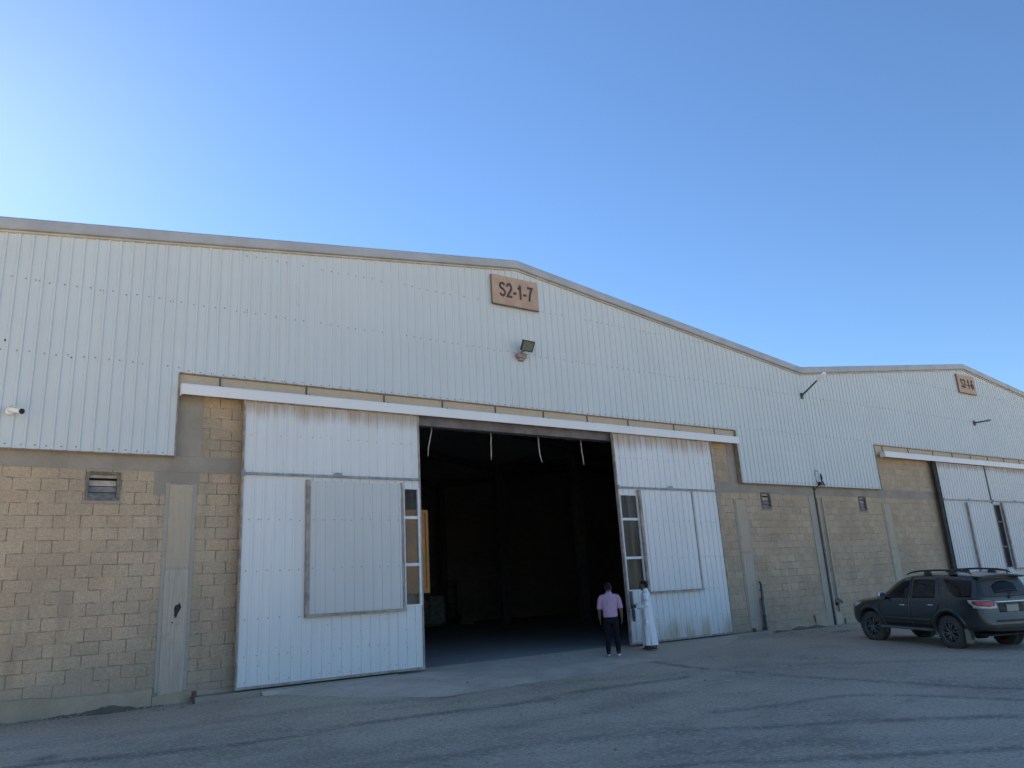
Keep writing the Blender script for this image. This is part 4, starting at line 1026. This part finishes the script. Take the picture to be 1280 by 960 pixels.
def make_suv(loc, heading, pitch, roll):
    PAINT = paint_mat(); DUST = (.15, .135, .115)
    GLASS = dusty('tinted_glass', (.004, .006, .008), DUST, .03, .06); REARG = dusty('dusty_rear_glass', (.035, .04, .04), (.11, .104, .093), .7, .3)
    TYRE = dusty('tyre_rubber', (.02, .02, .021), (.15, .13, .105), .55, .9); RIM = dusty('alloy_rim', (.17, .175, .18), (.14, .125, .105), .5, .4, .5)
    CHROME = dusty('dusty_chrome', (.75, .75, .76), (.35, .33, .30), .35, .18, .9); UNDER = dusty('underbody_black', (.012, .012, .012), DUST, .3, .9)
    REDL = dusty('red_lens', (.42, .02, .025), (.2, .12, .1), .25, .15); CLEARL = dusty('clear_lens', (.62, .62, .62), (.35, .33, .3), .4, .15)
    PLATE = dusty('plate_face', (.40, .38, .33), (.28, .25, .2), .5, .5); TRIMB = dusty('black_trim', (.016, .016, .017), DUST, .35, .7)
    AMBER = dusty('amber_lens', (.5, .2, .06), DUST, .3, .2); SILL = dusty('step_plate', (.11, .11, .115), DUST, .6, .6)
    root = empty('parked_car', (0, 0, 0), label='dusty dark SUV with chrome tailgate bar parked by the wall at right', category='car')
    # each station: x, bottom, half widths at sill / hip / belt, belt height, half width and height of the roof edge, centre height, x lean of belt, roof edge
    S = [(2.30, .50, .60, .66, .62, .86, .50, .90, .92), (2.24, .40, .72, .78, .74, .93, .62, .99, 1.005), (2.05, .36, .80, .875, .83, .99, .68, 1.055, 1.075), (1.75, .36, .82, .905, .87, 1.035, .70, 1.10, 1.125),
         (1.375, .36, .83, .915, .885, 1.075, .71, 1.135, 1.165), (1.12, .36, .83, .905, .885, 1.10, .72, 1.16, 1.19), (.92, .36, .83, .90, .885, 1.12, .735, 1.235, 1.29), (.60, .36, .83, .90, .885, 1.13, .70, 1.45, 1.50),
         (.30, .36, .83, .90, .885, 1.14, .665, 1.615, 1.67), (0.0, .36, .83, .90, .885, 1.145, .655, 1.685, 1.745), (-.5, .36, .83, .90, .885, 1.15, .65, 1.705, 1.775), (-1.0, .36, .83, .905, .89, 1.16, .645, 1.705, 1.78), (-1.375, .36, .83, .915, .895, 1.17, .64, 1.695, 1.775),
         (-1.75, .38, .83, .91, .885, 1.18, .63, 1.675, 1.755), (-2.0, .42, .81, .89, .865, 1.185, .615, 1.65, 1.735), (-2.16, .44, .79, .865, .835, 1.19, .60, 1.625, 1.715)]
    def half(st):
        x, zb, ws, wh, wb, zbelt, wr, zr, zc = st
        zm = zb + (zbelt - zb) * .45
        up = zr - zbelt
        return [(x, 0, zb), (x, ws * .75, zb), (x, ws, zb + .05), (x, (ws + wh) / 2 + .01, zb + .16), (x, wh, zm), (x, wh * .995, zm + (zbelt - zm) * .6), (x, wb, zbelt), (x, wb - .03 - (wb - wr) * .12, zbelt + up * .2 + .004), (x, wr + (wb - wr) * .42, zbelt + up * .62), (x, wr, zr), (x, wr - .07, zr + (zc - zr) * .55), (x, wr * .55, zc - (zc - zr) * .14), (x, 0, zc)]
    H = [half(s) for s in S]
    # last ring leans with the tailgate: bumper reaches farther back than the roof
    last = []
    for (x, y, z) in H[-1]:
        zz = [(.44, -2.36), (.52, -2.40), (.74, -2.40), (.80, -2.335), (1.0, -2.33), (1.19, -2.315), (1.62, -2.14), (1.75, -2.13)]
        last.append((float(np.interp(z, [a for a, _ in zz], [b_ for _, b_ in zz])), y * .965, z))
    H.append(last)
    rings = [h + [(x, -y, z) for x, y, z in h[-2:0:-1]] for h in H]
    m = MB(); m.rings(rings, 0, True, False)
    def cap(h, bul):
        n = len(h); fr = (-1, -.72, -.36, 0, .36, .72, 1); o = len(m.v); vs = []
        for (x, y, z) in h:
            for f in fr: vs.append((x + bul * (1 - f * f) * min(1, y / .5), y * f, z))
        k = len(fr); m.add(vs, [(i * k + j, i * k + j + 1, (i + 1) * k + j + 1, (i + 1) * k + j) for i in range(n - 1) for j in range(k - 1)], 0, True)
    cap(H[-1], -.05); cap(H[0], .05)
    me = m.mesh('suv_body', [PAINT, UNDER])
    bm = bmesh.new(); bm.from_mesh(me); bmesh.ops.remove_doubles(bm, verts=bm.verts, dist=.0008); bmesh.ops.dissolve_degenerate(bm, edges=bm.edges, dist=.0005); bmesh.ops.recalc_face_normals(bm, faces=bm.faces); bm.to_mesh(me); bm.free()
    dg = bpy.context.evaluated_depsgraph_get
    ob = bpy.data.objects.new('tmp', me); COL.objects.link(ob)
    ss = ob.modifiers.new('s', 'SUBSURF'); ss.levels = 2; ss.render_levels = 2
    solid = bpy.data.meshes.new_from_object(ob.evaluated_get(dg()))
    bvh = BVHTree.FromPolygons([v.co for v in solid.vertices], [p.vertices for p in solid.polygons])
    # wheel arches
    cut = MB()
    for wx in (1.375, -1.375):
        for sy in (-1, 1):
            cut.tube([(wx, sy * .58, .40), (wx, sy * 1.1, .40)], .462, 40)
    cme = cut.mesh('cut', [UNDER]); fix_normals(cme); co = bpy.data.objects.new('cut', cme); COL.objects.link(co)
    ob.modifiers.remove(ss); ob.data = solid
    bo = ob.modifiers.new('b', 'BOOLEAN'); bo.operation = 'DIFFERENCE'; bo.object = co; bo.solver = 'EXACT'; bo.material_mode = 'TRANSFER'
    body = bpy.data.meshes.new_from_object(ob.evaluated_get(dg()))
    bpy.data.objects.remove(ob); bpy.data.objects.remove(co)
    body.polygons.foreach_set('use_smooth', [True] * len(body.polygons)); body.set_sharp_from_angle(angle=R(38))
    bo_ = bpy.data.objects.new('body', body); COL.objects.link(bo_); bo_.parent = root
    def child(name, mb_or_me, mats, parent=root):
        me_ = mb_or_me.mesh(name, mats) if isinstance(mb_or_me, MB) else mb_or_me
        fix_normals(me_); o = bpy.data.objects.new(name, me_); COL.objects.link(o); o.parent = parent; return o
    def hit_side(x, z, s=1):
        h = bvh.ray_cast(Vector((x, s * 3, z)), Vector((0, -s, 0)))[0]
        return h.y if h else s * .6
    def hit_rear(y, z):
        h = bvh.ray_cast(Vector((-5, y, z)), Vector((1, 0, 0)))[0]
        return h.x if h else -2.2
    def hit_front(y, z):
        h = bvh.ray_cast(Vector((5, y, z)), Vector((-1, 0, 0)))[0]
        return h.x if h else 1
    def samp(pl, n):
        pl = [Vector(p) for p in pl]; L = [0]
        for a, b in zip(pl[:-1], pl[1:]): L.append(L[-1] + (b - a).length)
        return [Vector((np.interp(t * L[-1], L, [p[0] for p in pl]), np.interp(t * L[-1], L, [p[1] for p in pl]))) for t in [i / n for i in range(n + 1)]]
    def panel(lower, upper, off, how, n=24, rows=10, s=1, mi=0, mb=None, thick=.02):
        """sheet laid on the body between two outlines given in its own plane"""
        mb = mb or MB(); A, B = samp(lower, n), samp(upper, n); vs = []
        for j in range(rows + 1):
            for i in range(n + 1):
                p = A[i].lerp(B[i], j / rows)
                if how == 'side': vs.append((p[0], hit_side(p[0], p[1], s) + s * off, p[1]))
                elif how == 'rear': vs.append((hit_rear(p[0], p[1]) - off, p[0], p[1]))
                else: vs.append((hit_front(p[0], p[1]) + off, p[0], p[1]))
        W_ = n + 1; fs = [(j * W_ + i, j * W_ + i + 1, (j + 1) * W_ + i + 1, (j + 1) * W_ + i) for j in range(rows) for i in range(n)]
        edge = [i for i in range(W_)] + [j * W_ + n for j in range(1, rows + 1)] + [rows * W_ + i for i in range(n - 1, -1, -1)] + [j * W_ for j in range(rows - 1, 0, -1)]
        base = len(vs); ins = {'side': (0, -s * thick, 0), 'rear': (thick, 0, 0), 'front': (-thick, 0, 0)}[how]
        for e in edge: vs.append(tuple(a + b for a, b in zip(vs[e], ins)))
        for k in range(len(edge)):
            k2 = (k + 1) % len(edge); fs.append((edge[k], edge[k2], base + k2, base + k))
        mb.add(vs, fs, mi, True); return mb
    for s in (1, -1):
        # doors with panes, seams left as the gap between panels
        fd = child('door', panel([(.98, .50), (-.13, .50)], [(.98, 1.10), (.88, 1.155), (.52, 1.40), (.25, 1.585), (.10, 1.64), (-.13, 1.675)], .007, 'side', 30, 16, s), PAINT)
        child('window_pane', panel([(.80, 1.145), (-.07, 1.165)], [(.80, 1.16), (.46, 1.385), (.22, 1.55), (.08, 1.60), (-.11, 1.625)], .011, 'side', 26, 12, s), GLASS, fd)
        rd = child('door', panel([(-.15, .50), (-.80, .50), (-.90, .62), (-.99, .78)], [(-.15, 1.675), (-.60, 1.685), (-1.00, 1.665), (-1.16, 1.3), (-1.14, 1.0)], .007, 'side', 30, 16, s), PAINT)
        child('window_pane', panel([(-.24, 1.165), (-1.02, 1.185)], [(-.21, 1.63), (-.6, 1.64), (-.95, 1.62)], .011, 'side', 26, 12, s), GLASS, rd)
        child('window_pane', panel([(-1.22, 1.60), (-1.45, 1.36), (-1.62, 1.235), (-1.75, 1.215), (-2.11, 1.215)], [(-1.20, 1.63), (-1.5, 1.625), (-1.9, 1.60), (-2.02, 1.585)], .006, 'side', 26, 10, s), GLASS)
        for d_, x0, z0 in ((fd, .10, .985), (rd, -.88, 1.01)):
            y = hit_side(x0, z0, s); mb = MB(); mb.tube([(x0 + .1, y + s * .012, z0), (x0 + .07, y + s * .035, z0), (x0 - .07, y + s * .035, z0), (x0 - .1, y + s * .012, z0)], [.012, .018, .018, .012], 8)
            child('handle', mb, CHROME, d_)
        mb = MB()       # body moulding low on the doors
        panel([(.92, .60), (-.78, .60)], [(.92, .675), (-.82, .675)], .018, 'side', 20, 3, s, 0, mb, .03); child('door_moulding', mb, PAINT)
        # flared lip round the arches
        for wx in (1.375, -1.375):
            mb = MB(); rr = []
            for k in range(25):
                a = R(-12) + k * R(208) / 24
                px, pz = wx + .475 * math.cos(a), .40 + .475 * math.sin(a); qx, qz = wx + .56 * math.cos(a), .40 + .56 * math.sin(a)
                yi = hit_side(px, max(pz, .45), s); yo = hit_side(qx, max(qz, .45), s)
                rr.append([(wx + .455 * math.cos(a), yi - s * .05, .40 + .455 * math.sin(a)), (px, yi + s * .035, pz), ((px + qx) / 2, (yi + yo) / 2 + s * .032, (pz + qz) / 2), (qx, yo - s * .012, qz)])
            mb.rings(rr, 0, True, False, False); child('wheel_arch', mb, PAINT)
        # running board
        mb = MB(); mb.rings([[(x, s * .80, .38), (x, s * .955, .385), (x, s * .97, .41), (x, s * .955, .44), (x, s * .80, .45)] for x in (.93, .85, -.72, -.80)], 0, False)
        child('running_board', mb, SILL)
        # mirror
        mb = MB(); c = Vector((.72, s * 1.02, 1.22)); rr = []
        for t, w_, h_ in ((-.08, .10, .075), (-.07, .115, .09), (.0, .115, .088), (.06, .085, .065), (.09, .03, .025)):
            rr.append([(c.x + t, c.y + w_ * math.cos(a), c.z + h_ * math.sin(a)) for a in [k * math.pi / 8 for k in range(16)]])
        mb.rings(rr, 0, True); mr = child('mirror', mb, CHROME)
        mb = MB(); mb.tube([(.74, s * .86, 1.15), (.73, s * .95, 1.18)], [.04, .035], 8); child('mirror_arm', mb, PAINT, mr)
        mb = MB(); mb.rings([[(c.x - .083, c.y + .095 * math.cos(a), c.z + .07 * math.sin(a)) for a in [k * math.pi / 8 for k in range(16)]], [(c.x - .075, c.y + .095 * math.cos(a), c.z + .07 * math.sin(a)) for a in [k * math.pi / 8 for k in range(16)]]], 0, False); child('mirror_glass', mb, CHROME, mr)
        # roof rail with its feet
        mb = MB(); pts = [(.12, s * .60, 1.735), (-.05, s * .60, 1.79), (-.35, s * .60, 1.825), (-1.0, s * .595, 1.84), (-1.6, s * .585, 1.82), (-1.86, s * .575, 1.785), (-1.98, s * .57, 1.735)]
        mb.tube(pts, [.012, .022, .024, .024, .024, .022, .014], 8)
        for x, z in ((-.62, 1.83), (-1.42, 1.825)): mb.rings([[(x - .07, s * .57, z), (x + .07, s * .57, z), (x + .07, s * .625, z), (x - .07, s * .625, z)], [(x - .11, s * .55, z - .10), (x + .11, s * .55, z - .10), (x + .11, s * .635, z - .10), (x - .11, s * .635, z - .10)]], 0, False)
        child('roof_rail', mb, TRIMB)
        # lights
        mb = panel([(1.86, .93), (2.12, .86)], [(1.70, 1.01), (2.08, .995)], .012, 'side', 10, 5, s); child('headlight', mb, CLEARL)
        mb = panel([(2.02, .90), (2.16, .87)], [(2.02, .965), (2.14, .96)], .02, 'side', 6, 3, s); child('turn_signal', mb, AMBER)
        mb = panel([(s * .86, .97), (s * .62, .945), (s * .40, .955)], [(s * .86, 1.14), (s * .62, 1.15), (s * .43, 1.09)], .016, 'rear', 16, 6, 1)
        panel([(-2.30, .975), (-2.19, 1.0), (-2.05, 1.09)], [(-2.31, 1.14), (-2.2, 1.15), (-2.02, 1.15)], .014, 'side', 12, 6, s, 0, mb)
        tl = child('tail_light', mb, CLEARL)
        mb = panel([(s * .83, 1.02), (s * .62, 1.0), (s * .47, 1.02)], [(s * .83, 1.13), (s * .62, 1.14), (s * .45, 1.085)], .024, 'rear', 12, 5, 1)
        panel([(-2.29, 1.02), (-2.15, 1.065)], [(-2.30, 1.13), (-2.13, 1.135)], .022, 'side', 8, 4, s, 0, mb)
        child('red_lens', mb, REDL, tl)
        # mud flap
        mb = MB(); mb.box(-1.88, -1.86, s * .88 - .14, s * .88 + .06, .17, .50); child('mud_flap', mb, dusty('mud_flap_rubber', (.16, .14, .11), (.24, .20, .15), .8, .9))
    child('windscreen', panel([(-.66, 1.24), (0, 1.20), (.66, 1.24)], [(-.58, 1.61), (0, 1.67), (.58, 1.61)], .006, 'front', 20, 10), GLASS)
    rg = child('rear_window', panel([(-.69, 1.225), (0, 1.21), (.69, 1.225)], [(-.59, 1.58), (0, 1.62), (.59, 1.58)], .008, 'rear', 26, 10), REARG)
    # the clean sweep of the wiper
    lo_, hi_ = [], []
    for k in range(15):
        t = k / 14; y = .36 - .72 * t
        lo_.append((y, 1.285 + .03 * t + .02 * math.sin(math.pi * t))); hi_.append((y, 1.31 + .255 * math.sin(math.pi * (.10 + .80 * t)) ** .55))
    child('wiped_glass', panel(lo_, hi_, .011, 'rear', 22, 6, 1, 0, None, .004), GLASS, rg)
    mb = MB(); p = lambda y, z: (hit_rear(y, z) - .035, y, z)
    mb.tube([p(.0, 1.20), p(-.02, 1.27), p(-.2, 1.31)], .012, 6); mb.tube([p(.3, 1.31), p(0, 1.315), p(-.32, 1.30)], .009, 6); mb.tube([(hit_rear(0, 1.19), 0, 1.19), p(0, 1.19)], .03, 8)
    child('rear_wiper', mb, TRIMB)
    sp = MB(); sp.rings([[(-1.98, y, 1.735 - .05 * (y / .62) ** 2 + .012), (-2.30, y * .97, 1.715 - .04 * (y / .62) ** 2), (-2.32, y * .97, 1.685 - .04 * (y / .62) ** 2), (-2.10, y, 1.675 - .05 * (y / .62) ** 2)] for y in (-.64, -.6, -.4, -.2, 0, .2, .4, .6, .64)], 0, True)
    child('spoiler', sp, PAINT)
    mb = MB(); mb.rings([[(hit_rear(y, 1.10) - o_, y, 1.10 + h) for o_, h in ((.0, .025), (.035, .022), (.042, 0), (.035, -.022), (0, -.025))] for y in (-.46, -.3, 0, .3, .46)], 0, True); child('chrome_bar', mb, CHROME)
    child('plate_recess', panel([(-.36, .865), (.36, .865)], [(-.36, 1.065), (.36, 1.065)], .006, 'rear', 10, 4), TRIMB)
    x = hit_rear(0, .95) - .02; mb = MB(); mb.box(x - .008, x + .01, -.165, .165, .87, 1.04); pl = child('number_plate', mb, PLATE)
    mb = MB(); mb.box(x - .0105, x - .009, -.155, .155, .878, .886); mb.box(x - .0105, x - .009, -.155, .155, 1.024, 1.032); child('plate_rim', mb, TRIMB, pl)
    mb = panel([(-.84, .52), (0, .50), (.84, .52)], [(-.84, .60), (0, .60), (.84, .60)], .02, 'rear', 20, 3); panel([(-.5, .66), (.5, .66)], [(-.52, .70), (.52, .70)], .016, 'rear', 12, 2, 1, 0, mb)
    rb = child('bumper', mb, TRIMB)
    mb = MB(); mb.tube([(-2.1, -.55, .40), (-2.42, -.56, .37)], .035, 10); mb.tube([(-1.375, -.7, .33), (-1.375, .7, .33)], .06, 10); mb.tube([(-1.375, -.12, .33), (-1.375, .12, .33)], .13, 12); mb.box(-2.2, 2.0, -.5, .5, .33, .37)
    child('underbody', mb, UNDER)
    mb = MB(); mb.tube([(2.32, .0, .60), (2.34, .0, .62)], .06, 10); mb.box(2.27, 2.36, -.45, .45, .66, .70); mb.box(2.27, 2.36, -.45, .45, .76, .80); child('grille', mb, CHROME)
    for wx, steer in ((1.375, R(10)), (-1.375, 0)):
        for s in (1, -1):
            wr_ = empty('wheel', (0, 0, 0)); wr_.parent = root; wr_.location = (wx, s * .775, .388); wr_.rotation_euler = (0, R(13) * (1 if wx > 0 else 2.3), steer)
            prof = [(-.13, .24), (-.135, .29), (-.125, .345), (-.105, .376), (-.06, .388), (.06, .388), (.105, .376), (.125, .345), (.135, .29), (.128, .24)]
            t = MB(); n = 48; t.rings([[(r_ * math.cos(a), s * yy, r_ * math.sin(a)) for a in [k * 2 * math.pi / n for k in range(n)]] for yy, r_ in prof], 0, True, False)
            for k in range(36):
                a = k * math.pi / 18
                for yy, sh in ((-.085, 0), (.085, .5)):
                    aa = a + sh * math.pi / 36; c = Vector((.384 * math.cos(aa), yy, .384 * math.sin(aa))); t.obox(c, (.02, .075, .042), Matrix.Rotation(-aa, 3, 'Y'))
            child('tyre', t, TYRE, wr_)
            g = MB(); n = 40
            g.rings([[(r_ * math.cos(a), s * yy, r_ * math.sin(a)) for a in [k * 2 * math.pi / n for k in range(n)]] for yy, r_ in ((-.1, .235), (.02, .215), (.10, .228), (.128, .236), (.132, .245), (.12, .25))], 0, True, False)
            for k in range(6):
                for d_ in (-.13, .13):
                    a = k * math.pi / 3 + .2; ca = a + d_ * .5; cb = a + d_ * 1.7
                    p0, p1 = Vector((.05 * math.cos(ca), s * .105, .05 * math.sin(ca))), Vector((.225 * math.cos(cb), s * .112, .225 * math.sin(cb)))
                    g.tube([p0, (p0 + p1) / 2 + Vector((0, s * .008, 0)), p1], [.019, .016, .017], 6, ry=[.02, .018, .02], up=(0, 1, 0))
            g.tube([(0, s * .08, 0), (0, s * .118, 0), (0, s * .122, 0)], [.07, .065, .05], 16)
            child('rim', g, RIM, wr_)
            d = MB(); d.tube([(0, -s * .02, 0), (0, s * .02, 0)], .16, 24); d.tube([(0, -s * .06, 0), (0, -s * .03, 0)], .232, 24); child('brake_disc', d, UNDER, wr_)
    root.location = loc; root.rotation_euler = Matrix.Rotation(heading, 4, 'Z').to_euler()
    root.rotation_euler = (Matrix.Rotation(heading, 3, 'Z') @ Matrix.Rotation(-pitch, 3, 'Y') @ Matrix.Rotation(roll, 3, 'X')).to_euler()
make_suv((20.94, -5.38, gz(-5.38) - .015), R(70), R(1.9), R(.7))
# ------------------------------------------------------------------ light, sky, camera
SUN_EL, SUN_AZ = R(29), R(-6)     # azimuth from +y towards +x
w = bpy.data.worlds.new('World'); scene.world = w; w.use_nodes = True
nt = w.node_tree; bg = nt.nodes['Background']
sky = nt.nodes.new('ShaderNodeTexSky'); sky.sky_type = 'NISHITA'; sky.sun_disc = False
sky.sun_elevation = SUN_EL; sky.sun_rotation = SUN_AZ
sky.altitude = 300; sky.air_density = 1.15; sky.dust_density = 0.15; sky.ozone_density = 7.0
nt.links.new(sky.outputs[0], bg.inputs[0]); bg.inputs[1].default_value = 0.05
ld = bpy.data.lights.new('sun', 'SUN'); ld.energy = 5.0; ld.angle = R(0.5); ld.color = (1, .93, .82)
lo = bpy.data.objects.new('sun', ld); COL.objects.link(lo)
dv = Vector((math.sin(SUN_AZ) * math.cos(SUN_EL), math.cos(SUN_AZ) * math.cos(SUN_EL), math.sin(SUN_EL)))
lo.rotation_euler = dv.to_track_quat('Z', 'Y').to_euler(); lo.location = (0, 40, 40)

cd = bpy.data.cameras.new('camera'); cam = bpy.data.objects.new('camera', cd); COL.objects.link(cam)
r2, u2, fw = Vector((0.825941, -0.560774, -0.057911)), Vector((-0.102124, -0.249852, 0.962883)), Vector((0.55443, 0.789371, 0.263632))
M = Matrix((r2, u2, -fw)).transposed().to_4x4(); M.translation = (0, -16.6235, 1.5)
cam.matrix_world = M
cd.sensor_fit = 'HORIZONTAL'; cd.sensor_width = 36; cd.lens = 965.0249 / 1280 * 36; cd.clip_start = .05; cd.clip_end = 3000
scene.camera = cam
scene.view_settings.view_transform = 'Standard'; scene.view_settings.look = 'None'
scene.view_settings.exposure = 1.95; scene.view_settings.gamma = 1.0; scene.view_settings.use_curve_mapping = False
scene.render.engine = 'CYCLES'
scene.cycles.use_denoising = True
scene.cycles.max_bounces = 8; scene.cycles.diffuse_bounces = 5
